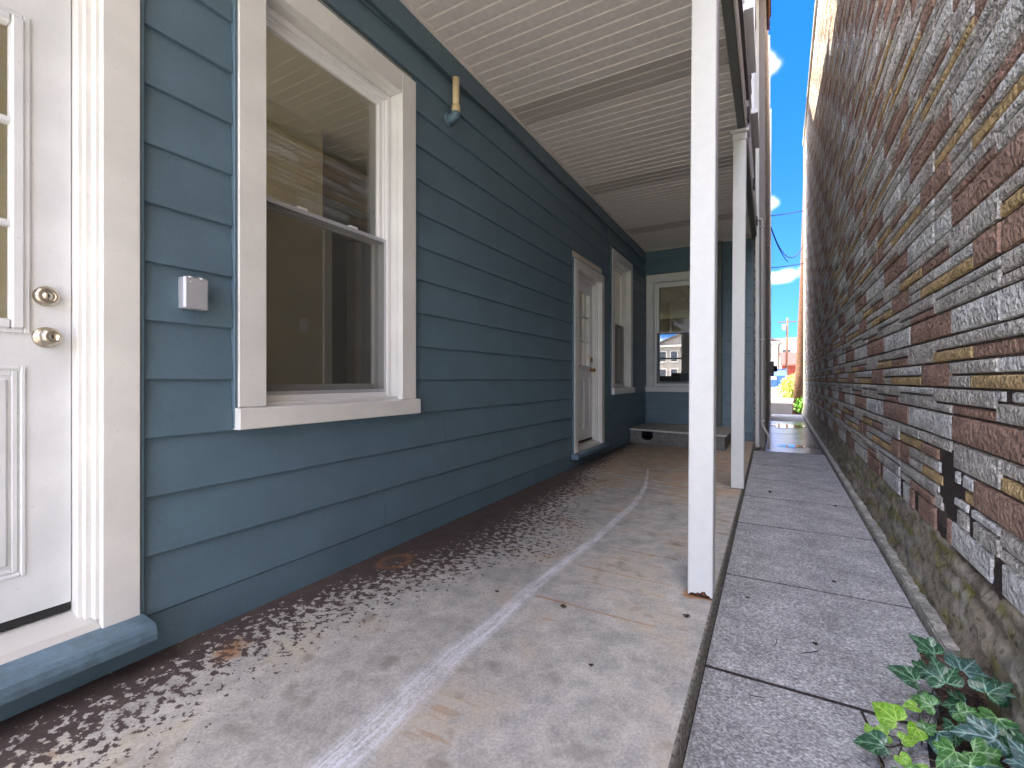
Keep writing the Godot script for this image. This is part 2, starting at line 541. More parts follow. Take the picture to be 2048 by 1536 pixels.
func clouds() -> ImageTexture:
	# scattered fair-weather cumulus all round
	var w := 1024
	var h := 512
	var f := FastNoiseLite.new()
	f.seed = 803
	f.frequency = 1.0
	f.fractal_octaves = 5
	var im := Image.create(w, h, false, Image.FORMAT_RGBA8)
	for y in h / 2:
		var el := PI / 2 - (y + 0.5) / h * PI
		for x in w:
			var az := (x + 0.5) / w * TAU
			var d := Vector3(cos(el) * sin(az), sin(el), -cos(el) * cos(az))
			var p := d / (d.y + 0.28) * 2.0
			var n := f.get_noise_3d(p.x, p.y * 0.3, p.z)
			var a := clampf((n - 0.10) * 4.0, 0.0, 0.85)
			im.set_pixel(x, y, Color(0.92, 0.94, 0.97, a))
	return ImageTexture.create_from_image(im)

# ------------------------------------------------------------------ ground
func slab(parent: Node, poly: Array, y: float, th: float, called: String, m: Material) -> void:
	# a concrete slab with an eased edge; poly in (x, z)
	var pv := PackedVector2Array()
	for p in poly:
		pv.append(Vector2(p.x, -p.y))
	var st := S()
	if Geometry2D.is_polygon_clockwise(pv):
		pv.reverse()
	var ins := Geometry2D.offset_polygon(pv, -0.004)
	var xf := Transform3D(Basis(Vector3(1, 0, 0), Vector3(0, 0, -1), Vector3(0, 1, 0)), Vector3.ZERO)
	prism(st, pv, y - th, y - 0.010, xf)
	if ins.size() == 1:
		prism(st, ins[0], y - 0.012, y, xf)
	fin(st, called, m, parent)

func wall_x(z: float) -> float:
	return 0.67 - 0.0185 * z

func ground() -> void:
	var st := S()
	quad(st, Vector3(-250, -0.10, 60), Vector3(250, -0.10, 60), Vector3(250, -0.10, -400), Vector3(-250, -0.10, -400), Vector3.UP)
	structure(fin(st, "ground", M.grass_ground), "grassy ground reaching to the horizon")
	var wk := base("walkway")
	structure(wk, "narrow grey concrete walkway between the porch and the stone-faced building")
	var zs := [1.18, -0.42, -1.132, -1.932, -2.905, -4.003, -4.95, -5.85, -6.9, -8.2, -9.6, -11.0, -12.6, -14.3, -17.3]
	for k in zs.size() - 1:
		var a: float = zs[k]
		var b: float = zs[k + 1]
		var g := 0.008
		var y := 0.001 * sin(k * 2.4)
		var left := -0.222 if a > -8.3 else -0.02
		if a > -8.3 and b < -8.3:
			left = -0.16
		var m: Material = M.sidewalk_wet if (a <= -8.2 and a > -12.7) else M.sidewalk
		if k == 2:
			# the cracked slab, its broken corner given over to soil
			var crack := [Vector2(0.268, -1.932 + g), Vector2(0.275, -1.86), Vector2(0.266, -1.79), Vector2(0.285, -1.70), Vector2(0.278, -1.62), Vector2(0.292, -1.5), Vector2(0.285, -1.35), Vector2(0.30, -1.132 - g)]
			var l := [Vector2(left, a - g), Vector2(left, b + g)]
			for c in crack:
				l.append(c - Vector2(0.0013, 0))
			slab(wk, l, y, 0.09, "slab", m)
			var r := []
			for c in crack:
				r.append(c + Vector2(0.0013, 0))
			r.append_array([Vector2(0.40, a - g), Vector2(0.415, -1.5), Vector2(0.405, -1.74), Vector2(0.425, -1.86), Vector2(0.44, b + g)])
			slab(wk, r, y - 0.002, 0.09, "slab", m)
			continue
		var right_a := wall_x(a) - 0.115
		var right_b := wall_x(b) - 0.115
		if k < 2:
			right_a = 0.4
			right_b = 0.4
		var poly := [Vector2(left, a - g), Vector2(left, b + g), Vector2(right_b, b + g), Vector2(right_a, a - g)]
		if k == 3:
			poly = [Vector2(left, a - g), Vector2(left, b + g), Vector2(right_b, b + g), Vector2(right_b - 0.004, -2.46), Vector2(0.56, -2.25), Vector2(0.5, -2.06), Vector2(0.455, a - g)]
		slab(wk, poly, y, 0.09, "slab", m)
	# joint filler under the slabs
	st = S()
	bx(st, Vector3(-0.30, -0.095, -17.3), Vector3(0.62, -0.005, -2.45))
	fin(st, "joint_bed", M.tar, wk)
	st = S()
	bx(st, Vector3(-0.30, -0.095, -2.449), Vector3(0.43, -0.005, 1.18))
	fin(st, "joint_bed", M.tar, wk)
	# thin dirt strip between porch and walk, beyond the posts
	var pud := base("puddle")
	structure(pud, "shallow rain puddles on the wet far end of the walkway")
	var shapes := [[0.42, -9.0, 0.34, 0.14], [0.36, -12.9, 0.36, 0.5]]
	for q in shapes:
		var pv := PackedVector2Array()
		for j in 22:
			var an := TAU * j / 22
			var rr := 1.0 + 0.22 * sin(an * 3 + q[0] * 20.0) + 0.12 * sin(an * 5 + q[1] * 3.0)
			pv.append(Vector2(q[0] + cos(an) * q[2] * rr, -q[1] + sin(an) * q[3] * rr))
		st = S()
		prism(st, pv, 0.0045, 0.0075, Transform3D(Basis(Vector3(1, 0, 0), Vector3(0, 0, -1), Vector3(0, 1, 0)), Vector3.ZERO))
		fin(st, "water", M.water, pud)
	# kerb along the foundation
	var kb := base("kerb")
	structure(kb, "low concrete kerb along the foot of the stone-faced wall")
	var z := -2.42
	while z > -17.0:
		var z2 := maxf(z - 1.9, -17.2)
		var pv2 := [Vector2(wall_x(z) - 0.112, z - 0.002), Vector2(wall_x(z2) - 0.112, z2 + 0.002), Vector2(wall_x(z2) + 0.02, z2 + 0.002), Vector2(wall_x(z) + 0.02, z - 0.002)]
		slab(kb, pv2, 0.05, 0.13, "kerb_stone", M.kerb)
		z = z2
	# porch slab
	var pf := base("porch_floor")
	structure(pf, "stained concrete porch slab with peeling brown paint along the house")
	var near_t := porch_texture(800, 1664, -2.0, -0.222, 0.3, -4.1)
	var far_t := porch_texture(384, 768, -2.0, -0.222, -4.1, -8.6)
	var mats := []
	for t in [near_t, far_t]:
		var m := StandardMaterial3D.new()
		m.albedo_texture = t
		m.roughness = 0.75
		m.normal_enabled = false
		mats.append(m)
	var rows := [[0.3, -4.1, 0], [-4.1, -8.6, 1]]
	for r in rows:
		st = S()
		var p := [Vector3(-2.0, 0.1, r[0]), Vector3(-0.232, 0.1, r[0]), Vector3(-0.232, 0.1, r[1]), Vector3(-2.0, 0.1, r[1])]
		var ue := (1.768) / 1.778
		var uv := [Vector2(0, 0), Vector2(ue, 0), Vector2(ue, 1), Vector2(0, 1)]
		for q in [0, 2, 1, 0, 3, 2]:
			st.set_uv(uv[q])
			st.set_normal(Vector3.UP)
			st.add_vertex(p[q])
		var o := MeshInstance3D.new()
		st.index()
		o.mesh = st.commit()
		o.mesh.surface_set_material(0, mats[r[2]])
		o.name = "slab_top"
		pf.add_child(o, true)
	st = S()
	prism(st, PackedVector2Array([Vector2(-2.1, -0.08), Vector2(-0.222, -0.08), Vector2(-0.222, 0.088), Vector2(-0.226, 0.096), Vector2(-0.232, 0.0985), Vector2(-0.26, 0.095), Vector2(-2.1, 0.095)]), -8.6, 0.3)
	prism(st, PackedVector2Array([Vector2(-2.1, -0.08), Vector2(-0.222, -0.08), Vector2(-0.222, 0.088), Vector2(-0.232, 0.1), Vector2(-2.1, 0.1)]), 0.3, 1.2)
	fin(st, "slab_body", M.concrete_edge, pf)
	# yard behind the camera, the soil strip, the street and the lot beyond
	st = S()
	quad(st, Vector3(-14, -0.02, 1.2), Vector3(8, -0.02, 1.2), Vector3(8, -0.02, 14), Vector3(-14, -0.02, 14), Vector3.UP)
	structure(fin(st, "yard_paving", M.sidewalk), "pale concrete yard behind the house")
	st = S(true)
	var gx := 14
	var gz := 26
	var nn := FastNoiseLite.new()
	nn.seed = 3
	nn.frequency = 9.0
	for i in gx:
		for j in gz:
			var v := []
			for q in [[0, 0], [1, 0], [1, 1], [0, 1]]:
				var x: float = 0.36 + (i + q[0]) * 0.42 / gx
				var zz: float = 0.4 - (j + q[1]) * 2.9 / gz
				var t := clampf((x - 0.40) / 0.2, 0, 1)
				v.append(Vector3(x, -0.035 + 0.055 * t + 0.03 * nn.get_noise_2d(x, zz) * t, zz))
			quad(st, v[0], v[1], v[2], v[3], Vector3.UP)
	structure(fin(st, "soil_strip", M.soil), "dark soil and roots at the foot of the wall")
	st = S()
	bx(st, Vector3(-60, -0.3, -27.5), Vector3(60, -0.09, -18.6))
	structure(fin(st, "road", M.asphalt), "grey asphalt street crossing the end of the alley")
	st = S()
	bx(st, Vector3(-60, -0.3, -29.0), Vector3(60, 0.03, -27.5), 0.02)
	structure(fin(st, "far_pavement", M.lot), "sunlit pale pavement across the street")
	st = S()
	quad(st, Vector3(-60, 0.0, -29.0), Vector3(60, 0.0, -29.0), Vector3(60, 0.25, -75), Vector3(-60, 0.25, -75), Vector3.UP)
	structure(fin(st, "parking_lot", M.lot), "bright bare lot beyond the street")

# ------------------------------------------------------------------ house
const COURSE := 0.2157

func clapboard_run(house: Node, a: float, b: float, y0: float, y1: float, xf: Transform3D, m: Material) -> void:
	# one board from local x = a to b: tapered lap, butt thick at the foot; local z is outwards
	if b - a < 0.012 or y1 - y0 < 0.01:
		return
	var st := S()
	var lap := PackedVector2Array([Vector2(-0.008, y0 + 0.002), Vector2(0.0205, y0 + 0.002), Vector2(0.023, y0 + 0.0055), Vector2(0.0065, y1 + 0.004), Vector2(-0.008, y1 + 0.004)])
	# polygon axes: x = outwards, y = up; extruded along the wall
	var t := Transform3D(Basis(Vector3(0, 0, 1), Vector3(0, 1, 0), Vector3(-1, 0, 0)), Vector3.ZERO)
	prism(st, lap, -a - 0.0008, -b + 0.0008, xf * t)
	fin(st, "clapboard", m, house)

func clapboards(house: Node, a0: float, b0: float, y_first: float, y_top: float, openings: Array, xf: Transform3D, split: bool) -> void:
	var y := y_first
	var row := 0
	while y < y_top - 0.02:
		var y2 := minf(y + COURSE, y_top)
		var cuts := [[a0, b0]]
		for o in openings:
			if o[3] <= y + 0.004 or o[2] >= y2 - 0.004:
				continue
			var nxt := []
			for c in cuts:
				if o[1] <= c[0] or o[0] >= c[1]:
					nxt.append(c)
				else:
					nxt.append([c[0], o[0]])
					nxt.append([o[1], c[1]])
			cuts = nxt
		for c in cuts:
			var p: float = c[0]
			var e: float = c[1]
			if split and e - p > 3.0:
				var cut := p + 1.2 + fposmod(row * 1.37, (e - p) - 2.0)
				clapboard_run(house, p, cut, y, y2, xf, M.siding)
				clapboard_run(house, cut, e, y, y2, xf, M.siding)
			else:
				clapboard_run(house, p, e, y, y2, xf, M.siding)
		y = y2
		row += 1

func ring(st: SurfaceTool, x0: float, x1: float, y0: float, y1: float, w: float, z0: float, z1: float, ch := 0.003) -> void:
	# a rectangular frame of four members (outer rectangle, member width w)
	bx(st, Vector3(x0, y0, z0), Vector3(x0 + w, y1, z1), ch)
	bx(st, Vector3(x1 - w, y0, z0), Vector3(x1, y1, z1), ch)
	bx(st, Vector3(x0 + w, y0, z0 + 0.001), Vector3(x1 - w, y0 + w, z1 - 0.001), ch)
	bx(st, Vector3(x0 + w, y1 - w, z0 + 0.001), Vector3(x1 - w, y1, z1 - 0.001), ch)

# local frame: origin at the left outer corner of the casing, at sill underside; x to the right, z outwards, 0 = wall plane
func sash_window(house: Node, xf: Transform3D, label: String) -> void:
	var wn := base("window", xf, house)
	wn.set_meta("label", label)
	var W := 1.117
	var cw := 0.123
	var top := 2.10   # top of the head casing over the sill underside
	var ot := top - 0.13
	var st := S()
	bx(st, Vector3(0, 0.093, -0.02), Vector3(cw, top, 0.04), 0.003)
	fin(st, "casing", M.white_paint, wn)
	st = S()
	bx(st, Vector3(W - cw, 0.093, -0.02), Vector3(W, top, 0.04), 0.003)
	fin(st, "casing", M.white_paint, wn)
	st = S()
	bx(st, Vector3(cw, ot, -0.02), Vector3(W - cw, top, 0.0385), 0.003)
	fin(st, "head_casing", M.white_paint, wn)
	st = S()
	prism(st, PackedVector2Array([Vector2(-0.12, 0.0), Vector2(0.068, 0.0), Vector2(0.072, 0.004), Vector2(0.072, 0.084), Vector2(0.068, 0.089), Vector2(-0.12, 0.104)]), -W - 0.006, 0.012, Transform3D(Basis(Vector3(0, 0, 1), Vector3(0, 1, 0), Vector3(-1, 0, 0)), Vector3.ZERO))
	fin(st, "sill", M.white_paint, wn)
	# jamb lining and vinyl frame
	st = S()
	ring(st, cw - 0.012, W - cw + 0.012, 0.095, ot + 0.012, 0.014, -0.14, 0.0, 0.0)
	fin(st, "jamb", M.white_paint, wn)
	st = S()
	ring(st, cw + 0.002, W - cw - 0.002, 0.105, ot - 0.002, 0.032, -0.13, -0.055, 0.004)
	ring(st, cw + 0.030, W - cw - 0.030, 0.13, ot - 0.03, 0.014, -0.13, -0.075, 0.003)
	fin(st, "frame", M.vinyl_frame, wn)
	var x0 := cw + 0.04
	var x1 := W - cw - 0.04
	var ym := 1.08
	# upper sash, set outwards of the lower one's track
	st = S()
	ring(st, x0, x1, ym - 0.035, ot - 0.04, 0.034, -0.115, -0.085, 0.004)
	fin(st, "upper_sash", M.vinyl_frame, wn)
	st = S()
	bx(st, Vector3(x0 + 0.03, ym - 0.005, -0.1015), Vector3(x1 - 0.03, ot - 0.07, -0.0975))
	fin(st, "pane", M.glass, wn)
	st = S()
	bx(st, Vector3(x0 + 0.03, ym - 0.005, -0.1145), Vector3(x1 - 0.03, ot - 0.07, -0.1105))
	fin(st, "pane", M.glass, wn)
	st = S()
	ring(st, x0, x1, 0.15, ym, 0.038, -0.15, -0.119, 0.004)
	fin(st, "lower_sash", M.vinyl_frame, wn)
	st = S()
	bx(st, Vector3(x0 + 0.034, 0.185, -0.1365), Vector3(x1 - 0.034, ym - 0.035, -0.1325))
	fin(st, "pane", M.glass, wn)
	st = S()
	bx(st, Vector3(x0 + 0.034, 0.185, -0.1495), Vector3(x1 - 0.034, ym - 0.035, -0.1455))
	fin(st, "pane", M.glass, wn)
	for f in [0.3, 0.72]:
		st = S()
		bx(st, Vector3(lerpf(x0, x1, f) - 0.03, ym - 0.001, -0.12), Vector3(lerpf(x0, x1, f) + 0.03, ym + 0.016, -0.088), 0.004)
		fin(st, "sash_lock", M.vinyl_frame, wn)
	# half insect screen
	st = S()
	ring(st, x0 - 0.014, x1 + 0.014, 0.135, ym - 0.006, 0.021, -0.078, -0.064, 0.003)
	fin(st, "screen_frame", M.screen_frame, wn)
	st = S()
	bx(st, Vector3(x0 + 0.006, 0.155, -0.0715), Vector3(x1 - 0.006, ym - 0.026, -0.0705))
	fin(st, "insect_screen", M.insect_screen, wn)

# local frame as for the window; W = outer width of the casing
func panel_door(house: Node, xf: Transform3D, W: float, y_sill: float, y_top: float, hinge_right: bool, metal: Material, label: String) -> void:
	var dr := base("door", xf, house)
	dr.set_meta("label", label)
	var cw := 0.108
	for s in [0, 1]:
		var st := S()
		var a := 0.0 if s == 0 else W - cw
		bx(st, Vector3(a, y_sill, -0.02), Vector3(a + cw, y_top, 0.04), 0.003)
		fin(st, "casing", M.white_paint, dr)
	var st2 := S()
	bx(st2, Vector3(cw, y_top - 0.11, -0.02), Vector3(W - cw, y_top, 0.0385), 0.003)
	fin(st2, "head_casing", M.white_paint, dr)
	# stepped jamb with stop
	st2 = S()
	for s in [0, 1]:
		var e := cw if s == 0 else W - cw
		var d := 1.0 if s == 0 else -1.0
		for q in [[-0.012, 0.012, 0.018], [0.010, 0.028, -0.012], [0.026, 0.040, -0.035]]:
			bx(st2, Vector3(minf(e + d * q[0], e + d * q[1]), y_sill + 0.03, -0.14), Vector3(maxf(e + d * q[0], e + d * q[1]), y_top - 0.10, q[2]), 0.002)
	bx(st2, Vector3(cw + 0.04, y_top - 0.15, -0.14), Vector3(W - cw - 0.04, y_top - 0.10, -0.036), 0.002)
	fin(st2, "jamb", M.white_paint, dr)
	# slab: stiles, rails, raised panel mouldings
	var x0 := cw + 0.043
	var x1 := W - cw - 0.043
	var y0 := y_sill + 0.085
	var y1 := y_top - 0.152
	var hgt := y1 - y0
	var zf := -0.082
	var gy0 := y0 + 0.925
	var gy1 := minf(gy0 + 0.97, y1 - 0.12)
	var gx0 := x0 + 0.122
	var gx1 := x1 - 0.122
	st2 = S()
	bx(st2, Vector3(x0, y0, zf - 0.044), Vector3(gx0, y1, zf))
	bx(st2, Vector3(gx1, y0, zf - 0.044), Vector3(x1, y1, zf))
	bx(st2, Vector3(gx0, y0, zf - 0.044), Vector3(gx1, gy0, zf))
	bx(st2, Vector3(gx0, gy1, zf - 0.044), Vector3(gx1, y1, zf))
	fin(st2, "slab", M.door_paint, dr)
	st2 = S()
	ring(st2, gx0 - 0.022, gx1 + 0.022, gy0 - 0.022, gy1 + 0.022, 0.016, zf - 0.03, zf + 0.008, 0.003)
	ring(st2, gx0 - 0.008, gx1 + 0.008, gy0 - 0.008, gy1 + 0.008, 0.030, zf - 0.03, zf + 0.014, 0.005)
	for k in 2:
		var mx := lerpf(gx0, gx1, (k + 1) / 3.0)
		bx(st2, Vector3(mx - 0.009, gy0 + 0.02, zf - 0.03), Vector3(mx + 0.009, gy1 - 0.02, zf + 0.006), 0.003)
		var my := lerpf(gy0, gy1, (k + 1) / 3.0)
		bx(st2, Vector3(gx0 + 0.02, my - 0.009, zf - 0.029), Vector3(gx1 - 0.02, my + 0.009, zf + 0.0055), 0.003)
	fin(st2, "lite_frame", M.door_paint, dr)
	for i in 3:
		for j in 3:
			st2 = S()
			bx(st2, Vector3(lerpf(gx0, gx1, i / 3.0) + 0.006, lerpf(gy0, gy1, j / 3.0) + 0.006, zf - 0.014), Vector3(lerpf(gx0, gx1, (i + 1) / 3.0) - 0.006, lerpf(gy0, gy1, (j + 1) / 3.0) - 0.006, zf - 0.010))
			fin(st2, "pane", M.glass, dr)
	for s in [0, 1]:
		var a := lerpf(x0, x1, 0.12 if s == 0 else 0.55)
		var b := lerpf(x0, x1, 0.45 if s == 0 else 0.87)
		st2 = S()
		ring(st2, a, b, y0 + 0.13, y0 + 0.80, 0.012, zf - 0.01, zf + 0.005, 0.003)
		ring(st2, a + 0.018, b - 0.018, y0 + 0.148, y0 + 0.782, 0.014, zf - 0.01, zf + 0.003, 0.002)
		bx(st2, Vector3(a + 0.04, y0 + 0.17, zf - 0.01), Vector3(b - 0.04, y0 + 0.76, zf + 0.006), 0.006)
		fin(st2, "panel", M.door_paint, dr)
	st2 = S()
	bx(st2, Vector3(x0, y_sill + 0.058, zf - 0.05), Vector3(x1, y0 - 0.002, zf - 0.002))
	bx(st2, Vector3((x1 if not hinge_right else x0 - 0.006), y0, zf - 0.03), Vector3((x1 + 0.006 if not hinge_right else x0), y1, zf - 0.012))
	fin(st2, "weatherstrip", M.gasket, dr)
	st2 = S()
	prism(st2, PackedVector2Array([Vector2(-0.14, y_sill - 0.03), Vector2(0.028, y_sill - 0.03), Vector2(0.03, y_sill + 0.004), Vector2(0.022, y_sill + 0.012), Vector2(0.016, y_sill + 0.010), Vector2(0.008, y_sill + 0.022), Vector2(-0.07, y_sill + 0.05), Vector2(-0.14, y_sill + 0.056)]), -(W - cw) + 0.002, -cw - 0.002, Transform3D(Basis(Vector3(0, 0, 1), Vector3(0, 1, 0), Vector3(-1, 0, 0)), Vector3.ZERO))
	fin(st2, "threshold", M.threshold, dr)
	# lever-less round knob and deadbolt
	var kx := (x1 - 0.062) if not hinge_right else (x0 + 0.062)
	st2 = S(true)
	lathe(st2, [Vector2(0.034, -0.002), Vector2(0.0345, 0.004), Vector2(0.030, 0.009), Vector2(0.017, 0.011), Vector2(0.013, 0.020), Vector2(0.016, 0.030), Vector2(0.0255, 0.037), Vector2(0.0285, 0.046), Vector2(0.026, 0.057), Vector2(0.018, 0.064), Vector2(0.0145, 0.0645), Vector2(0.0135, 0.061), Vector2(0.0, 0.061)], Transform3D(Basis.IDENTITY, Vector3(kx, y0 + 0.895, zf)))
	var kn := fin(st2, "knob", metal, dr)
	kn.set_meta("label", "round metal door knob with keyhole")
	st2 = S(true)
	lathe(st2, [Vector2(0.033, -0.002), Vector2(0.0335, 0.010), Vector2(0.030, 0.019), Vector2(0.024, 0.023), Vector2(0.0185, 0.024), Vector2(0.0175, 0.021), Vector2(0.013, 0.0215), Vector2(0.012, 0.024), Vector2(0.0, 0.0245)], Transform3D(Basis.IDENTITY, Vector3(kx, y0 + 1.03, zf)))
	fin(st2, "deadbolt", metal, dr)
	st2 = S()
	bx(st2, Vector3(kx - 0.0012, y0 + 1.025, zf + 0.0225), Vector3(kx + 0.0012, y0 + 1.036, zf + 0.0252))
	bx(st2, Vector3(kx - 0.0012, y0 + 0.890, zf + 0.060), Vector3(kx + 0.0012, y0 + 0.901, zf + 0.0617))
	fin(st2, "keyhole", M.black, dr)

func wall_frame(z: float, y: float, x := -2.0) -> Transform3D:
	# local x runs away from the camera along the house, z out of the wall
	return Transform3D(Basis(Vector3(0, 0, -1), Vector3(0, 1, 0), Vector3(1, 0, 0)), Vector3(x, y, z))

func house() -> void:
	var h := base("blue_house")
	tag(h, "blue clapboard house with a covered porch, white trim and white posts", "house")
	var side := wall_frame(0, 0)
	var st: SurfaceTool
	# openings as [from, to, y0, y1] along the wall
	var d1 := [-0.36, 0.784, 0.0, 2.62]
	var w1 := [1.133, 2.25, 0.9, 3.0]
	var d2 := [4.98, 6.06, 0.2, 2.52]
	var w2 := [6.43, 7.547, 0.9, 3.0]
	var ops := []
	for o in [d1, w1, d2, w2]:
		ops.append([o[0] - 0.016, o[1] + 0.016, o[2], o[3] + 0.012])
	ops[0][2] = 0.24
	clapboards(h, -1.2, 8.53, 0.2475, 3.47, ops, side, true)
	# blue edge strips beside the casings
	for o in [d1, w1, d2, w2]:
		for s in [0, 1]:
			st = S()
			var a: float = (o[0] - 0.015) if s == 0 else (o[1] + 0.001)
			bx(st, Vector3(-2.01, maxf(o[2], 0.26) + 0.005, -a - 0.014), Vector3(-1.968, o[3] + 0.012, -a), 0.002)
			fin(st, "edge_strip", M.siding, h)
		st = S()
		bx(st, Vector3(-2.01, o[3] + 0.001, -o[1]), Vector3(-1.968, o[3] + 0.013, -o[0]), 0.002)
		fin(st, "edge_strip", M.siding, h)
	# skirt board
	for q in [[1.2, -4.0], [-4.003, -8.55]]:
		st = S()
		bx(st, Vector3(-2.05, 0.06, q[1]), Vector3(-1.984, 0.2465, q[0]), 0.002)
		fin(st, "skirt_board", M.siding, h)
	# wall core with the real openings
	st = S()
	var xo := -2.006
	var xi := -2.135
	var marks := [-1.2, -0.26, 0.684, 1.245, 2.135, 5.08, 5.96, 6.54, 7.43, 8.67]
	for k in marks.size() - 1:
		var a: float = marks[k]
		var b: float = marks[k + 1]
		var holes := {1: [0.24, 2.5], 3: [0.97, 2.89], 5: [0.2, 2.42], 7: [0.97, 2.89]}
		if holes.has(k):
			bx(st, Vector3(xi, -0.1, -b), Vector3(xo, holes[k][0], -a))
			bx(st, Vector3(xi, holes[k][1], -b), Vector3(xo, 3.55, -a))
		else:
			bx(st, Vector3(xi, -0.1, -b), Vector3(xo, 3.55, -a))
	fin(st, "wall", M.cream_wall, h)
	sash_window(h, wall_frame(-1.133, 0.9), "large white double-hung window nearest the camera")
	sash_window(h, wall_frame(-6.43, 0.9), "white double-hung window beside the far door")
	panel_door(h, wall_frame(0.36, 0), 1.144, 0.27, 2.62, false, M.nickel, "white door at the left edge with nickel knob and deadbolt")
	panel_door(h, wall_frame(-4.98, 0), 1.08, 0.262, 2.52, false, M.brass, "white half-glazed door far along the porch")
	# blue wooden door sills
	for q in [[0.42, -0.792, 0.20, 0.272, -1.858], [-4.93, -6.12, 0.20, 0.262, -1.90]]:
		st = S()
		var prof := PackedVector2Array([Vector2(-2.06, q[2]), Vector2(q[4] - 0.010, q[2]), Vector2(q[4] - 0.002, q[2] + 0.008), Vector2(q[4], q[2] + 0.03), Vector2(q[4] - 0.004, q[3] - 0.022), Vector2(q[4] - 0.014, q[3] - 0.010), Vector2(-2.06, q[3] + 0.012)])
		var seg := 24
		var nn := FastNoiseLite.new()
		nn.seed = 8
		nn.frequency = 6.0
		for s in seg:
			var za := lerpf(q[0], q[1], float(s) / seg)
			var zb := lerpf(q[0], q[1], float(s + 1) / seg)
			for k in prof.size():
				var p := prof[k]
				var p2 := prof[(k + 1) % prof.size()]
				var vs := []
				for e in [[p, za], [p2, za], [p2, zb], [p, zb]]:
					var pt: Vector2 = e[0]
					var wob: float = 0.0025 * nn.get_noise_2d(e[1] * 1.5, pt.y * 9.0) if pt.x > -2.0 else 0.0
					vs.append(Vector3(pt.x + wob, pt.y + wob * 0.7, e[1]))
				var ed := p2 - p
				quad(st, vs[0], vs[1], vs[2], vs[3], Vector3(ed.y, -ed.x, 0))
		for e in [0, 1]:
			var zz: float = q[e]
			var ix := Geometry2D.triangulate_polygon(prof)
			for k in range(0, ix.size(), 3):
				tri(st, Vector3(prof[ix[k]].x, prof[ix[k]].y, zz), Vector3(prof[ix[k + 1]].x, prof[ix[k + 1]].y, zz), Vector3(prof[ix[k + 2]].x, prof[ix[k + 2]].y, zz), Vector3(0, 0, 1 if e == 0 else -1))
		fin(st, "door_sill", M.siding_worn, h)
	# end wall of the porch
	var endf := Transform3D(Basis.IDENTITY, Vector3(-2.0, 0, -8.55))
	st = S()
	for q in [[-2.135, -1.85, -0.1, 3.55], [-0.98, -0.235, -0.1, 3.55], [-1.85, -0.98, -0.1, 0.97], [-1.85, -0.98, 2.89, 3.55]]:
		bx(st, Vector3(q[0], q[2], -8.67), Vector3(q[1], q[3], -8.556))
	fin(st, "end_wall", M.cream_wall, h)
	clapboards(h, 0.022, 1.745, 0.2475, 3.47, [[0.022, 1.17, 0.2475, 3.012]], endf, false)
	clapboards(h, 0.022, 1.17, 3.02, 3.47, [], endf, false)
	for q in [[0.1, 0.33], [0.333, 0.60], [0.603, 0.895]]:
		st = S()
		bx(st, Vector3(-1.978, q[0], -8.56), Vector3(-0.832, q[1], -8.536), 0.003)
		fin(st, "flat_board", M.siding, h)
	st = S()
	bx(st, Vector3(-1.998, 0.1, -8.55), Vector3(-1.976, 3.45, -8.52), 0.003)
	fin(st, "corner_strip", M.siding, h)
	st = S()
	bx(st, Vector3(-0.254, 0.1, -8.56), Vector3(-0.212, 3.43, -8.522), 0.003)
	fin(st, "corner_strip", M.siding, h)
	st = S()
	bx(st, Vector3(-0.83, 0.1, -8.555), Vector3(-0.23, 0.246, -8.532), 0.003)
	fin(st, "skirt_board", M.siding_worn, h)
	sash_window(h, Transform3D(Basis.IDENTITY, Vector3(-1.965, 0.9, -8.55)), "white window in the end wall of the porch")
	# porch ceiling, triple four-inch vinyl panels
	var zc := 0.7932
	var k := 0
	while zc > -8.5:
		var vented := k in [2, 8, 14, 20, 26]
		st = S()
		for s in 3:
			soffit_strip(st, zc - s * 0.1016)
		fin(st, "soffit_panel", M.soffit_vent if vented else M.soffit, h)
		zc -= 0.3048
		k += 1
	st = S()
	bx(st, Vector3(-2.0, 3.448, -8.53), Vector3(-1.968, 3.464, 0.79), 0.002)
	bx(st, Vector3(-1.97, 3.449, -8.55), Vector3(-0.25, 3.464, -8.522), 0.002)
	fin(st, "channel_trim", M.soffit, h)
	st = S()
	bx(st, Vector3(-0.262, 3.43, -8.55), Vector3(-0.20, 3.598, 0.8), 0.003)
	fin(st, "porch_beam", M.dark_trim, h)
	st = S()
	bx(st, Vector3(-0.1985, 3.602, -8.5), Vector3(-0.182, 3.78, -4.61), 0.003)
	bx(st, Vector3(-0.1985, 3.44, -8.5), Vector3(-0.182, 3.598, 0.8), 0.003)
	fin(st, "fascia", M.soffit, h)
	for z in [-3.0, -4.7, -6.4, -7.9]:
		st = S()
		bx(st, Vector3(-0.181, 3.47, z - 0.06), Vector3(-0.165, 3.59, z + 0.02), 0.003)
		fin(st, "bracket", M.black, h)
	# posts, very slightly out of plumb
	for q in [[-0.284, -2.345], [-0.266, -4.80]]:
		st = S()
		var b := 0.0545
		var lean := 0.022
		var y0 := 0.106
		var y1 := 3.43
		var cc := 0.004
		var rings := []
		for e in [[y0, 0.0], [y1, lean]]:
			var c := Vector3(q[0] + e[1], e[0], q[1])
			rings.append([c + Vector3(-b + cc, 0, b), c + Vector3(b - cc, 0, b), c + Vector3(b, 0, b - cc), c + Vector3(b, 0, -b + cc), c + Vector3(b - cc, 0, -b), c + Vector3(-b + cc, 0, -b), c + Vector3(-b, 0, -b + cc), c + Vector3(-b, 0, b - cc)])
		for j in 8:
			var j2 := (j + 1) % 8
			quad(st, rings[0][j], rings[0][j2], rings[1][j2], rings[1][j], (rings[0][j] + rings[0][j2]) * 0.5 - Vector3(q[0], y0, q[1]))
		for j in range(1, 7):
			tri(st, rings[0][0], rings[0][j], rings[0][j + 1], Vector3.DOWN)
		var po := fin(st, "porch_post", M.post_paint, h)
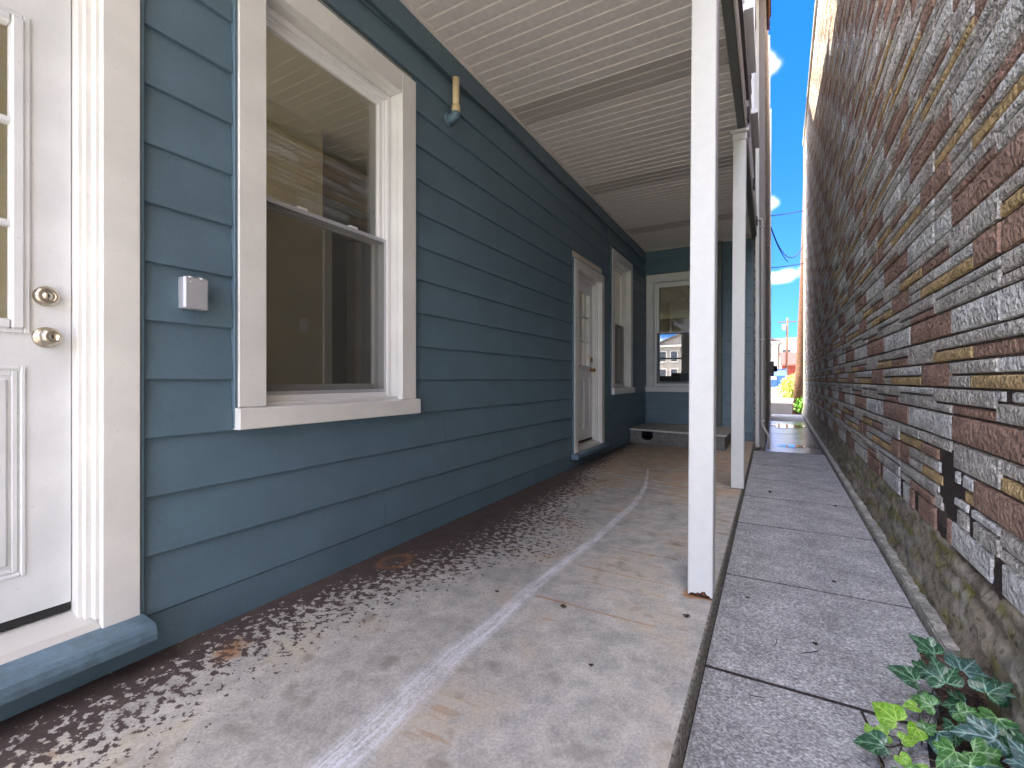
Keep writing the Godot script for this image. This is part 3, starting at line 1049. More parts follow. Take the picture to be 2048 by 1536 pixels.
		po.set_meta("label", "white square porch post near the camera" if q[1] > -3.0 else "white square porch post farther along the porch edge")
		st = S()
		bx(st, Vector3(q[0] - 0.05, 0.099, q[1] - 0.05), Vector3(q[0] + 0.05, 0.1065, q[1] + 0.05))
		fin(st, "post_foot", M.tar, po)
		if q[1] > -3.0:
			var jag := PackedVector2Array([Vector2(-b + 0.006, 0.1065), Vector2(b - 0.01, 0.1065)])
			for e in [[0.94, 0.006], [0.8, 0.012], [0.72, 0.024], [0.6, 0.021], [0.5, 0.012], [0.42, 0.016], [0.3, 0.008], [0.2, 0.011], [0.08, 0.007]]:
				jag.append(Vector2(lerpf(-b + 0.004, b - 0.006, e[0]), 0.1065 + e[1]))
			st = S()
			prism(st, jag, q[1] + b - 0.001, q[1] + b + 0.0014, Transform3D.IDENTITY.translated(Vector3(q[0], 0, 0)))
			fin(st, "rust_patch", M.rust, po)
		st = S()
		bx(st, Vector3(q[0] + lean - 0.062, 3.33, q[1] - 0.062), Vector3(q[0] + lean + 0.062, 3.395, q[1] + 0.062), 0.004)
		bx(st, Vector3(q[0] + lean - 0.078, 3.396, q[1] - 0.078), Vector3(q[0] + lean + 0.078, 3.43, q[1] + 0.078), 0.006)
		fin(st, "post_cap", M.post_paint, po)
	upper_storey(h)
	rooms(h)

func soffit_strip(st: SurfaceTool, z: float) -> void:
	# one four-inch board: flat with a rounded V groove; extruded from the wall to the beam
	var prof := [Vector2(0, 3.4600), Vector2(-0.083, 3.4600), Vector2(-0.0865, 3.4635), Vector2(-0.089, 3.4700), Vector2(-0.093, 3.4705), Vector2(-0.0965, 3.4640), Vector2(-0.0985, 3.4585), Vector2(-0.1016, 3.4600)]
	for i in prof.size() - 1:
		var a: Vector2 = prof[i]
		var b: Vector2 = prof[i + 1]
		quad(st, Vector3(-2.0, a.y, z + a.x), Vector3(-0.255, a.y, z + a.x), Vector3(-0.255, b.y, z + b.x), Vector3(-2.0, b.y, z + b.x), Vector3.DOWN)
	bx(st, Vector3(-2.0, 3.472, z - 0.1016), Vector3(-0.255, 3.476, z))

func upper_storey(h: Node) -> void:
	var st := S()
	bx(st, Vector3(-2.002, 3.62, -8.6), Vector3(-0.22, 7.5, -4.6))  # storey starts far back, out of view, so more sky light enters
	bx(st, Vector3(-7.0, 3.56, -8.6), Vector3(-2.003, 10.5, 1.2))  # unseen main block made tall to keep sun off the stone wall
	for q in [[-16.4, -7.6], [-5.2, 1.2]]:
		bx(st, Vector3(-7.0, -0.1, q[0]), Vector3(-6.9, 3.56, q[1]))
	for q in [[-7.6, -5.2]]:  # unseen opening added in the far wall to brighten the rooms
		bx(st, Vector3(-7.0, -0.1, q[0]), Vector3(-6.9, 0.9, q[1]))
		bx(st, Vector3(-7.0, 2.7, q[0]), Vector3(-6.9, 3.56, q[1]))
	bx(st, Vector3(-7.0, -0.1, 1.1), Vector3(-3.15, 3.56, 1.2))
	bx(st, Vector3(-3.15, -0.1, 1.1), Vector3(-2.3, 0.4, 1.2))  # unseen rear opening added to throw daylight on the hall wall
	bx(st, Vector3(-3.15, 2.5, 1.1), Vector3(-2.3, 3.56, 1.2))
	bx(st, Vector3(-2.3, -0.1, 1.1), Vector3(-2.006, 3.56, 1.2))
	fin(st, "upper_wall", M.beige_siding, h)
	# lapped pale siding on the alley side of the upper floor
	var fr := wall_frame(0, 0, -0.22)
	var y := 3.80
	while y < 7.45:
		st = S()
		var lap := PackedVector2Array([Vector2(0, y), Vector2(0.014, y), Vector2(0.016, y + 0.004), Vector2(0.004, y + 0.2), Vector2(0, y + 0.2)])
		prism(st, lap, -4.6, -8.58, Transform3D.IDENTITY.translated(Vector3(-0.22, 0, 0)))
		fin(st, "upper_clapboard", M.pvc, h)
		y += 0.2
	for z in [-4.8, -6.7]:
		var wn := base("upper_window", fr.translated_local(Vector3(-z, 4.6, 0)), h)
		st = S()
		ring(st, 0, 0.95, 0, 1.7, 0.1, 0.0, 0.05, 0.004)
		fin(st, "casing", M.white_paint, wn)
		st = S()
		bx(st, Vector3(0.1, 0.1, 0.0), Vector3(0.85, 1.6, 0.018))
		fin(st, "pane", M.far_window, wn)
		st = S()
		bx(st, Vector3(-0.04, -0.07, 0.0), Vector3(0.99, -0.001, 0.085), 0.005)
		fin(st, "sill", M.white_paint, wn)
	# eave with bare boards
	st = S()
	bx(st, Vector3(-1.99, 7.5, -9.6), Vector3(-0.03, 7.56, -4.4))
	bx(st, Vector3(-7.2, 10.5, -9.6), Vector3(-1.85, 10.56, 1.35))
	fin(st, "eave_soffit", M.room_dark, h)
	st = S()
	bx(st, Vector3(-0.029, 7.47, -9.6), Vector3(0.0, 7.72, -4.4), 0.004)
	fin(st, "eave_board", M.old_wood, h)
	st = S()
	prism(st, PackedVector2Array([Vector2(-1.99, 7.57), Vector2(0.02, 7.725), Vector2(0.02, 7.75), Vector2(-1.99, 8.2)]), -9.62, -4.38)
	fin(st, "porch_storey_roof", M.far_roof, h)
	st = S()
	prism(st, PackedVector2Array([Vector2(-7.2, 10.57), Vector2(-1.83, 10.57), Vector2(-1.83, 10.62), Vector2(-4.5, 12.2), Vector2(-7.2, 10.62)]), -9.62, 1.37)
	fin(st, "roof", M.far_roof, h)
	st = S()
	prism(st, PackedVector2Array([Vector2(-2.0, 3.60), Vector2(-0.16, 3.601), Vector2(-0.16, 3.64), Vector2(-2.0, 3.80)]), -4.6, 0.85)
	fin(st, "porch_roof", M.far_roof, h)
	# front wing: shell round the room, side wall along the alley rising to the street
	st = S()
	var w0 := -0.062
	var a := Vector3(w0, 0, -8.44)
	var b := Vector3(0.005, 0, -16.5)
	var dir := (b - a).normalized()
	var prof := PackedVector2Array([Vector2(0, -0.1), Vector2(a.distance_to(b), -0.1), Vector2(a.distance_to(b), 11.3), Vector2(7.3, 11.4), Vector2(4.2, 9.0), Vector2(0, 8.3)])
	prism(st, prof, 0.0, -0.16, Transform3D(Basis(dir, Vector3.UP, dir.cross(Vector3.UP)), a).translated_local(Vector3(0, 0, 0)))
	var sw := fin(st, "side_wall", M.stucco_old, h)
	sw.set_meta("label", "rough peeling stucco side wall along the far alley")
	st = S()
	bx(st, Vector3(-7.0, 3.56, -16.3), Vector3(-0.24, 8.2, -8.68))
	bx(st, Vector3(-7.0, -0.1, -16.5), Vector3(-3.55, 8.6, -16.35))
	bx(st, Vector3(-3.55, -0.1, -16.5), Vector3(-2.55, 0.95, -16.35))
	bx(st, Vector3(-3.55, 2.75, -16.5), Vector3(-2.55, 8.6, -16.35))
	bx(st, Vector3(-2.55, -0.1, -16.5), Vector3(-0.17, 8.6, -16.35))
	fin(st, "front_wall", M.beige_siding, h)
	st = S()
	ring(st, -3.56, -2.54, 0.94, 2.76, 0.07, -16.42, -16.33, 0.004)
	bx(st, Vector3(-3.5, 1.82, -16.40), Vector3(-2.6, 1.87, -16.35), 0.004)
	fin(st, "street_window_frame", M.white_paint, h)
	# rear corner of the front wing: white board, grey boxed panel
	st = S()
	bx(st, Vector3(-0.205, 0.02, -8.5), Vector3(-0.15, 8.2, -8.42), 0.004)
	fin(st, "corner_board", M.white_paint, h)
	st = S()
	bx(st, Vector3(-0.1495, 0.03, -8.5), Vector3(-0.066, 7.45, -8.405), 0.004)
	fin(st, "boxed_panel", M.grey_panel, h)
	st = S()
	y = 3.6
	while y < 7.4:
		prism(st, PackedVector2Array([Vector2(0.0, y), Vector2(0.014, y), Vector2(0.002, y + 0.2), Vector2(0, y + 0.2)]), 0.0, 0.4, Transform3D(Basis(Vector3(0, 0, 1), Vector3(0, 1, 0), Vector3(-1, 0, 0)), Vector3(-0.208, 0, -8.6)))
		y += 0.2
	fin(st, "corner_siding", M.beige_siding, h)
	st = S()
	bx(st, Vector3(-0.02, -0.05, -16.58), Vector3(0.035, 9.6, -16.505), 0.004)
	fin(st, "corner_board", M.white_paint, h)

func rooms(h: Node) -> void:
	var st := S()
	# room behind the near window
	bx(st, Vector3(-3.35, 0.3, -2.57), Vector3(-3.25, 3.2, 1.05))
	fin(st, "room_wall", M.tan_wall, h)
	st = S()
	bx(st, Vector3(-4.5, 0.3, -4.6), Vector3(-4.4, 3.2, 1.05))  # wall added to block light past the doorway, coloured dark
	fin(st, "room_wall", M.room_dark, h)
	st = S()
	bx(st, Vector3(-3.25, 0.3, -2.65), Vector3(-3.228, 2.45, -2.57), 0.003)
	bx(st, Vector3(-3.36, 0.3, -2.60), Vector3(-3.25, 2.45, -2.575), 0.003)
	bx(st, Vector3(-3.62, 0.3, -3.22), Vector3(-3.50, 2.45, -3.14), 0.003)
	fin(st, "inner_casing", M.white_paint, h)
	st = S()
	bx(st, Vector3(-6.85, 0.2, -8.5), Vector3(-2.14, 0.3, 1.05))
	fin(st, "room_floor", M.room_floor, h)
	st = S()
	bx(st, Vector3(-6.85, 3.2, -8.5), Vector3(-2.14, 3.26, 1.05))
	fin(st, "room_ceiling", M.tan_wall, h)
	st = S()
	bx(st, Vector3(-6.85, 0.3, -4.72), Vector3(-2.14, 3.2, -4.6))
	fin(st, "partition", M.tan_wall, h)
	# front room
	st = S()
	bx(st, Vector3(-6.85, 0.2, -16.34), Vector3(-0.2, 0.3, -8.68))
	fin(st, "room_floor", M.room_floor, h)
	st = S()
	bx(st, Vector3(-6.85, 3.2, -16.34), Vector3(-0.2, 3.26, -8.68))
	bx(st, Vector3(-5.6, 0.3, -16.34), Vector3(-5.5, 3.2, -8.68))
	fin(st, "room_ceiling", M.cream_wall, h)
	st = S()
	bx(st, Vector3(-2.52, 0.3, -16.32), Vector3(-0.25, 3.2, -16.28))
	fin(st, "room_wall", M.cream_wall, h)
	for q in [[-2.35, -11.0], [-1.9, -12.6], [-2.9, -13.5]]:
		st = S(true)
		lathe(st, [Vector2(0.0, -0.035), Vector2(0.08, -0.034), Vector2(0.11, -0.02), Vector2(0.12, 0.0)], Transform3D(Basis(Vector3(1, 0, 0), Vector3(0, 0, -1), Vector3(0, 1, 0)), Vector3(q[0], 3.2, q[1])))
		var li := fin(st, "ceiling_light_fitting", M.fixture, h)
		li.set_meta("label", "small round ceiling light fitting, switched off")

# ------------------------------------------------------------------ things on and round the house
func house_things() -> void:
	# weatherproof outlet box
	var o := base("outlet_box", wall_frame(-0.915, 1.385, -1.983))
	tag(o, "grey metal weatherproof outlet box on the blue siding left of the near window", "outlet box")
	var st := S()
	bx(st, Vector3(0.0, 0.0, -0.005), Vector3(0.082, 0.122, 0.036), 0.003)
	fin(st, "box", M.cast_alu, o)
	st = S()
	bx(st, Vector3(-0.002, -0.002, 0.0375), Vector3(0.084, 0.122, 0.050), 0.005)
	fin(st, "cover", M.cast_alu, o)
	for q in [0.012, 0.05]:
		st = S(true)
		tube(st, [Vector3(q, 0.119, 0.047), Vector3(q + 0.024, 0.119, 0.047)], 0.005, 8)
		fin(st, "hinge", M.cast_alu, o)
	st = S(true)
	lathe(st, [Vector2(0.0, 0.053), Vector2(0.003, 0.052), Vector2(0.0035, 0.049)], Transform3D(Basis.IDENTITY, Vector3(0.02, 0.10, 0)), 10)
	lathe(st, [Vector2(0.0, 0.053), Vector2(0.003, 0.052), Vector2(0.0035, 0.049)], Transform3D(Basis.IDENTITY, Vector3(0.06, 0.10, 0)), 10)
	fin(st, "rivet", M.cast_alu, o)
	# vent pipe: blue elbow out of the wall, cream pipe up
	o = base("vent_pipe", Transform3D(Basis.IDENTITY, Vector3(-1.985, 2.95, -2.62)))
	tag(o, "cream plastic vent pipe rising from a blue elbow on the siding", "vent pipe")
	st = S(true)
	lathe(st, [Vector2(0.046, -0.02), Vector2(0.046, 0.008), Vector2(0.040, 0.014), Vector2(0.03, 0.015)], Transform3D(Basis(Vector3(0, 0, -1), Vector3(0, 1, 0), Vector3(1, 0, 0)), Vector3.ZERO))
	var bend := [Vector3(0.0, 0.0, 0.0), Vector3(0.03, 0.0, 0.0)]
	for j in 6:
		var an := (j + 1) / 6.0 * PI / 2
		bend.append(Vector3(0.03 + 0.035 * sin(an), 0.035 * (1.0 - cos(an)), 0.0))
	tube(st, bend, 0.031, 18)
	fin(st, "elbow", M.siding, o)
	st = S(true)
	tube(st, [Vector3(0.065, 0.03, 0), Vector3(0.065, 0.08, 0)], 0.0295, 18)
	fin(st, "coupling", M.old_pvc, o)
	st = S(true)
	tube(st, [Vector3(0.065, 0.075, 0), Vector3(0.065, 0.275, 0)], 0.0235, 18)
	fin(st, "pipe", M.old_pvc, o)
	# cables tacked under the ceiling
	var runs := [
		[[1.1, 3.16], [-0.6, 3.19], [-1.8, 3.205], [-2.37, 3.237], [-2.65, 3.226], [-3.3, 3.27], [-4.13, 3.245], [-5.0, 3.25], [-5.9, 3.236], [-6.2, 3.12], [-6.30, 3.02], [-6.4, 2.0]],
		[[1.1, 3.20], [-0.9, 3.225], [-2.0, 3.24], [-2.9, 3.262], [-3.6, 3.285], [-4.4, 3.262], [-5.4, 3.275], [-6.6, 3.26], [-7.6, 3.28], [-8.5, 3.27]],
	]
	var lab := ["thin blue-painted cable along the siding that drops beside the far window", "thin blue-painted cable along the siding that runs on to the end wall"]
	for i in 2:
		var c := Curve3D.new()
		for p in runs[i]:
			c.add_point(Vector3(-1.976, p[1], p[0]), Vector3(0, 0, 0.12), Vector3(0, 0, -0.12))
		if i == 0:
			for j in range(runs[0].size() - 3, runs[0].size()):
				c.set_point_in(j, Vector3(0, 0.05, 0.02))
				c.set_point_out(j, Vector3(0, -0.05, -0.01))
		st = S(true)
		tube(st, Array(c.tessellate_even_length(4, 0.12)), 0.0042, 6)
		o = fin(st, "cable", M.cable_paint)
		tag(o, lab[i], "cable", "cables along the siding")
	# wooden step across the end of the porch
	o = base("wooden_step")
	tag(o, "grey wooden box step with a hole in its front at the end of the porch", "step")
	st = S()
	var f0 := Vector3(-1.975, 0, -7.43)
	var f1 := Vector3(-0.56, 0, -7.17)
	prism(st, PackedVector2Array([Vector2(-1.98, 7.40), Vector2(-0.53, 7.13), Vector2(-0.50, 8.53), Vector2(-1.98, 8.53)]), 0.305, 0.33, Transform3D(Basis(Vector3(1, 0, 0), Vector3(0, 0, -1), Vector3(0, 1, 0)), Vector3.ZERO))
	fin(st, "tread", M.step_top, o)
	# riser with a ragged hole
	var along := (f1 - f0)
	var L := along.length()
	var rx := Transform3D(Basis(along.normalized(), Vector3.UP, along.normalized().cross(Vector3.UP)), f0)
	var outer := PackedVector2Array([Vector2(0, 0.1), Vector2(0.22, 0.1), Vector2(0.22, 0.165), Vector2(0.19, 0.20), Vector2(0.2, 0.29), Vector2(0.22, 0.304), Vector2(0, 0.304)])
	var rest := PackedVector2Array([Vector2(0.22, 0.1), Vector2(L, 0.1), Vector2(L, 0.304), Vector2(0.36, 0.304), Vector2(0.385, 0.28), Vector2(0.375, 0.20), Vector2(0.34, 0.168), Vector2(0.27, 0.16), Vector2(0.22, 0.165)])
	st = S()
	prism(st, outer, -0.02, 0.0, rx)
	prism(st, rest, -0.02, 0.0, rx)
	fin(st, "riser", M.step_wood, o)
	st = S()
	bx(st, Vector3(-0.585, 0.1, -8.52), Vector3(-0.562, 0.304, -7.19))
	fin(st, "side_board", M.step_wood, o)
	st = S()
	prism(st, PackedVector2Array([Vector2(-1.97, 7.395), Vector2(-0.535, 7.122), Vector2(-0.535, 7.132), Vector2(-1.97, 7.405)]), 0.306, 0.332, Transform3D(Basis(Vector3(1, 0, 0), Vector3(0, 0, -1), Vector3(0, 1, 0)), Vector3.ZERO))
	fin(st, "nosing", M.pvc, o)
	# dark downspout on the end wall
	o = base("dark_downspout")
	tag(o, "dark grey square downspout on the blue end wall behind the posts", "downspout")
	st = S()
	bx(st, Vector3(-0.775, 0.33, -8.5), Vector3(-0.705, 3.36, -8.435), 0.006)
	fin(st, "pipe", M.dark_trim, o)
	st = S()
	bx(st, Vector3(-0.785, 3.361, -8.52), Vector3(-0.695, 3.44, -8.425), 0.006)
	fin(st, "collar", M.dark_trim, o)
	for y in [1.2, 2.3]:
		st = S()
		bx(st, Vector3(-0.779, y, -8.53), Vector3(-0.701, y + 0.03, -8.431), 0.003)
		fin(st, "strap", M.dark_trim, o)
	# white conduit on the corner of the front wing
	o = base("white_downspout")
	tag(o, "thin white drain pipe on the grey corner panel, kicking out at the walkway", "drain pipe")
	st = S(true)
	tube(st, [Vector3(-0.19, 3.68, -8.37), Vector3(-0.125, 3.685, -8.36), Vector3(-0.112, 3.67, -8.36), Vector3(-0.108, 3.63, -8.36), Vector3(-0.108, 0.42, -8.36), Vector3(-0.1, 0.37, -8.36), Vector3(-0.03, 0.25, -8.35), Vector3(-0.018, 0.22, -8.35), Vector3(-0.016, 0.19, -8.35), Vector3(-0.016, 0.02, -8.35)], 0.019, 12)
	fin(st, "pipe", M.pvc, o)
	for y in [0.45, 1.75, 3.55]:
		st = S()
		bx(st, Vector3(-0.142, y, -8.41), Vector3(-0.074, y + 0.018, -8.337), 0.003)
		fin(st, "clamp", M.cast_alu, o)
	# meter box on the far stucco wall
	o = base("meter_box", Transform3D(Basis.IDENTITY, Vector3(-0.02, 1.2, -12.2)))
	tag(o, "dark grey electric meter box on the far stucco wall", "meter box")
	st = S()
	bx(st, Vector3(-0.03, 0, -0.15), Vector3(0.10, 0.34, 0.1), 0.01)
	fin(st, "box", M.dark_trim, o)
	st = S(true)
	lathe(st, [Vector2(0.07, 0.0), Vector2(0.07, 0.05), Vector2(0.055, 0.07), Vector2(0.0, 0.072)], Transform3D(Basis(Vector3(0, 0, -1), Vector3(0, 1, 0), Vector3(1, 0, 0)), Vector3(0.10, 0.17, -0.03)))
	fin(st, "meter", M.black, o)
	# light switch inside
	o = base("light_switch", wall_frame(-2.36, 1.49, -3.25))
	tag(o, "white light switch on the tan wall seen through the near window", "light switch")
	st = S()
	bx(st, Vector3(0, 0, 0), Vector3(0.072, 0.116, 0.006), 0.003)
	fin(st, "plate", M.fixture, o)
	st = S()
	bx(st, Vector3(0.03, 0.045, 0.005), Vector3(0.042, 0.07, 0.016), 0.003)
	fin(st, "toggle", M.fixture, o)
	# furniture in the front room
	o = base("armchair", Transform3D(Basis(Vector3.UP, 0.5), Vector3(-2.2, 0.3, -13.2)))
	tag(o, "dark padded chair behind the end window", "chair")
	st = S()
	bx(st, Vector3(-0.28, 0.38, -0.26), Vector3(0.28, 0.48, 0.26), 0.03)
	fin(st, "seat", M.chair_cloth, o)
	st = S()
	bx(st, Vector3(-0.26, 0.5, 0.2), Vector3(0.26, 1.0, 0.29), 0.05)
	fin(st, "backrest", M.chair_cloth, o)
	for q in [[-0.24, -0.22], [0.24, -0.22], [-0.24, 0.22], [0.24, 0.22]]:
		st = S()
		bx(st, Vector3(q[0] - 0.02, 0, q[1] - 0.02), Vector3(q[0] + 0.02, 0.38, q[1] + 0.02), 0.004)
		fin(st, "leg", M.black, o)
	o = base("storage_case", Transform3D(Basis.IDENTITY, Vector3(-2.72, 0.3, -13.3)))
	tag(o, "dark storage case on a stand behind the end window", "case")
	st = S()
	bx(st, Vector3(-0.36, 0.5, -0.2), Vector3(0.36, 0.92, 0.2), 0.02)
	fin(st, "case", M.chair_cloth, o)
	st = S()
	for q in [-0.32, 0.28]:
		bx(st, Vector3(q, 0.0, -0.16), Vector3(q + 0.04, 0.5, 0.16), 0.004)
	fin(st, "stand", M.black, o)

# ------------------------------------------------------------------ stone-faced building
func stone_mesh(w: float, h: float, mt: Material, sd: int) -> ArrayMesh:
	# rock-faced cast stone: bevelled rim, chiselled front
	var nx := clampi(int(w / 0.055), 2, 8)
	var ny := 2 if h < 0.08 else 3
	var f := FastNoiseLite.new()
	f.seed = sd
	f.frequency = 16.0
	f.fractal_octaves = 2
	var st := S(true)
	var pt := func(i: int, j: int) -> Vector3:
		var x := -w / 2 + w * i / nx
		var y := -h / 2 + h * j / ny
		var rim := i == 0 or i == nx or j == 0 or j == ny
		if rim:
			return Vector3(clampf(x, -w / 2 + 0.003, w / 2 - 0.003), clampf(y, -h / 2 + 0.004, h / 2 - 0.004), 0.011)
		return Vector3(x, y, 0.015 + 0.007 * f.get_noise_2d(x * 1.6, y * 2.2))
	for i in nx:
		for j in ny:
			quad(st, pt.call(i, j), pt.call(i + 1, j), pt.call(i + 1, j + 1), pt.call(i, j + 1), Vector3(0, 0, 1))
	st.set_smooth_group(-1)
	var a := Vector3(-w / 2 + 0.003, -h / 2 + 0.004, 0.011)
	var b := Vector3(w / 2 - 0.003, h / 2 - 0.004, 0.011)
	var A := Vector3(-w / 2, -h / 2, 0.0)
	var B := Vector3(w / 2, h / 2, 0.0)
	quad(st, Vector3(a.x, a.y, a.z), Vector3(b.x, a.y, a.z), Vector3(B.x, A.y, 0), Vector3(A.x, A.y, 0), Vector3(0, -1, 0.3))
	quad(st, Vector3(a.x, b.y, a.z), Vector3(b.x, b.y, a.z), Vector3(B.x, B.y, 0), Vector3(A.x, B.y, 0), Vector3(0, 1, 0.3))
	quad(st, Vector3(a.x, a.y, a.z), Vector3(a.x, b.y, a.z), Vector3(A.x, B.y, 0), Vector3(A.x, A.y, 0), Vector3(-1, 0, 0.3))
	quad(st, Vector3(b.x, a.y, a.z), Vector3(b.x, b.y, a.z), Vector3(B.x, B.y, 0), Vector3(B.x, A.y, 0), Vector3(1, 0, 0.3))
	st.generate_normals()
	var m := st.commit()
	m.surface_set_material(0, mt)
	return m

func stone_building() -> void:
	var dir := Vector3(0.0185, 0, -1).normalized()
	var out := Vector3(-dir.z, 0, dir.x) * -1.0
	out = Vector3(-1, 0, -0.0185).normalized()
	var bd := base("stone_faced_building", Transform3D(Basis(-dir, Vector3.UP, out), Vector3(0.67, 0, 0)))
	tag(bd, "tall building faced with grey, brown and gold cast stone along the right of the alley", "building")
	var far := 18.2
	var near := -2.4
	var top := 8.93
	var low := 4.95  # unseen near part lowered to let more sky light into the alley
	var brk := 5.4
	var st := S()
	bx(st, Vector3(-far, 0.34, -0.25), Vector3(-brk, top, 0.0))
	bx(st, Vector3(-brk + 0.001, 0.34, -0.25), Vector3(-near, low, 0.0))
	fin(st, "wall", M.stone_backing, bd)
	st = S()
	bx(st, Vector3(-far, top + 0.001, -0.3), Vector3(-brk, top + 0.1, 0.06), 0.01)
	bx(st, Vector3(-brk + 0.001, low + 0.001, -0.3), Vector3(-near, low + 0.1, 0.06), 0.01)
	fin(st, "coping", M.lot, bd)
	st = S()
	bx(st, Vector3(-far - 0.05, 0.02, -6.0), Vector3(-far - 0.001, top, 0.03), 0.006)
	fin(st, "corner_board", M.beige_siding, bd)
	st = S()
	bx(st, Vector3(-far, -0.05, -6.0), Vector3(-brk, top - 0.2, -0.26))
	bx(st, Vector3(-brk + 0.001, -0.05, -6.0), Vector3(-near, low - 0.2, -0.26))
	fin(st, "rear_body", M.lot, bd)
	# repeating panel of stones: [from, to, y0, y1, kind] with the run counted away from the camera
	var PW := 1.575
	var R := 0.119
	var y4 := 0.0
	var y3 := R
	var y2 := R * 2
	var y1 := R * 3
	var motif := [
		[0.0, 0.35, y1, y1 + R, "stone_grey"],
		[0.35, 0.70, y1 + 0.058, y1 + R, "stone_grey"], [0.70, 1.0, y1 + 0.058, y1 + R, "stone_grey"],
		[0.35, 0.66, y1, y1 + 0.058, "stone_brown"], [0.66, 1.0, y1, y1 + 0.058, "stone_gold"],
		[0.0, 0.16, y2, y2 + R, "stone_brown"],
		[0.16, 0.5, y2 + 0.058, y2 + R, "stone_white"], [0.5, 0.836, y2 + 0.058, y2 + R, "stone_grey"],
		[0.16, 0.665, y2, y2 + 0.058, "stone_gold"], [0.665, 0.836, y2, y2 + 0.058, "stone_grey"],
		[0.836, 1.0, y2, y2 + R, "stone_brown"],
		[0.0, 0.51, y3 + 0.075, y3 + R, "stone_white"], [0.0, 0.51, y3, y3 + 0.075, "stone_grey"],
		[0.51, 1.0, y3 + 0.046, y3 + R, "stone_grey"], [0.51, 0.82, y3, y3 + 0.046, "stone_brown"], [0.82, 1.0, y3, y3 + 0.046, "stone_grey"],
		[0.0, 0.34, y4, y4 + R, "stone_white"], [0.34, 0.82, y4, y4 + R, "stone_brown"], [0.82, 1.0, y4, y4 + R, "stone_white"],
	]
	var meshes := {}
	var all := []
	var ry := 0
	var y := 0.3605
	while y < top - 0.05:
		var s0 := 3.04 if ry % 2 == 1 else 2.235
		s0 -= PW * 5
		while s0 < far:
			for k in motif.size():
				var q: Array = motif[k]
				var a: float = s0 + q[0] * PW
				var b: float = s0 + q[1] * PW
				if a < near or b > far or y + q[3] > (top if a >= brk - 0.01 else low):
					continue
				if q[0] == 0.0:
					a += 0.004
				if q[1] == 1.0:
					b -= 0.004
				all.append([a, b, y + q[2], y + q[3], q[4], k, float(q[3] - q[2])])
			s0 += PW
		y += 0.476
		ry += 1
	# torn-off spots: stones missing or cut short, bare tarred backing showing
	var holes := [[2.70, 2.93, 0.52, 0.76], [2.49, 2.56, 0.46, 0.60], [2.20, 2.30, 0.34, 0.45], [10.3, 10.5, 3.05, 3.25], [3.3, 3.42, 0.36, 0.44], [3.7, 3.8, 0.36, 0.46], [2.8, 2.98, 0.36, 0.41], [4.4, 4.5, 0.36, 0.43], [2.15, 2.21, 1.04, 1.09], [2.6, 2.66, 0.62, 0.68]]
	var cut := []
	for q in all:
		var pieces := [[q[0], q[1]]]
		for hl in holes:
			if q[2] > hl[3] - 0.02 or q[3] < hl[2] + 0.02:
				continue
			var nxt := []
			var j: float = 0.035 * sin(q[2] * 230.0) * clampf((hl[1] - hl[0]) * 6.0, 0.3, 1.0)
			for p in pieces:
				if hl[1] + j <= p[0] or hl[0] + j >= p[1]:
					nxt.append(p)
					continue
				if hl[0] + j - p[0] > 0.03:
					nxt.append([p[0], hl[0] + j])
				if p[1] - hl[1] - j > 0.03:
					nxt.append([hl[1] + j, p[1]])
			pieces = nxt
		for p in pieces:
			cut.append([p[0], p[1], q[2], q[3], q[4], q[5], q[6]])
	# rank by size in view
	var ranked := []
	for q in cut:
		var s: float = (q[0] + q[1]) * 0.5
		var yy: float = (q[2] + q[3]) * 0.5 - 1.11
		var dist := s * 0.872 + 0.0
		if s < 1.95 or absf(yy) * 920.0 / maxf(s * 0.872 - 0.35, 0.1) > 800.0:
			ranked.append([-1.0, q])
			continue
		ranked.append([(q[1] - q[0]) * (q[3] - q[2]) / (s * s * s), q])
	ranked.sort_custom(func(a, b): return a[0] > b[0])
	var merged := {}
	for i in ranked.size():
		var q: Array = ranked[i][1]
		var w: float = q[1] - q[0] - 0.004
		var hh: float = q[3] - q[2] - 0.009
		var variant := int(absf(q[0] * 7.0 + q[2] * 13.0)) % 2
		var key := "%s %d %d %d" % [q[4], roundi(w * 1000), roundi(hh * 1000), variant]
		if not meshes.has(key):
			meshes[key] = stone_mesh(w, hh, M[q[4]], q[5] * 3 + variant)
		var at := Vector3(-(q[0] + q[1]) * 0.5, (q[2] + q[3]) * 0.5, 0.002 + 0.003 * sin(q[0] * 31.0 + q[2] * 57.0))
		if i < 300 and ranked[i][0] > 0.0:
			inst(meshes[key], "facing_stone", bd, at)
		else:
			if not merged.has(q[4]):
				merged[q[4]] = SurfaceTool.new()
				merged[q[4]].begin(Mesh.PRIMITIVE_TRIANGLES)
			merged[q[4]].append_from(meshes[key], 0, Transform3D(Basis.IDENTITY, at))
	var mm := ArrayMesh.new()
	for key in merged:
		merged[key].commit(mm)
		mm.surface_set_material(mm.get_surface_count() - 1, M[key])
	var rest := inst(mm, "facing_stone_field", bd, Vector3.ZERO)
	rest.set_meta("kind", "stuff")
	rest.set_meta("label", "smaller and farther facing stones of the wall")
	# tarred backing in the torn spots
	rng.seed = 4
	for hl in holes:
		var pv := PackedVector2Array()
		var c := Vector2(-(hl[0] + hl[1]) * 0.5, (hl[2] + hl[3]) * 0.5)
		for j in 18:
			var an := TAU * j / 18
			var rr := rng.randf_range(0.9, 1.25)
			pv.append(c + Vector2(cos(an) * (hl[1] - hl[0]) * 0.62 * rr, sin(an) * (hl[3] - hl[2]) * 0.6 * rr))
		st = S()
		prism(st, pv, 0.0, 0.0045)
		fin(st, "tar_patch", M.tar, bd)
	foundation(bd, far, near)

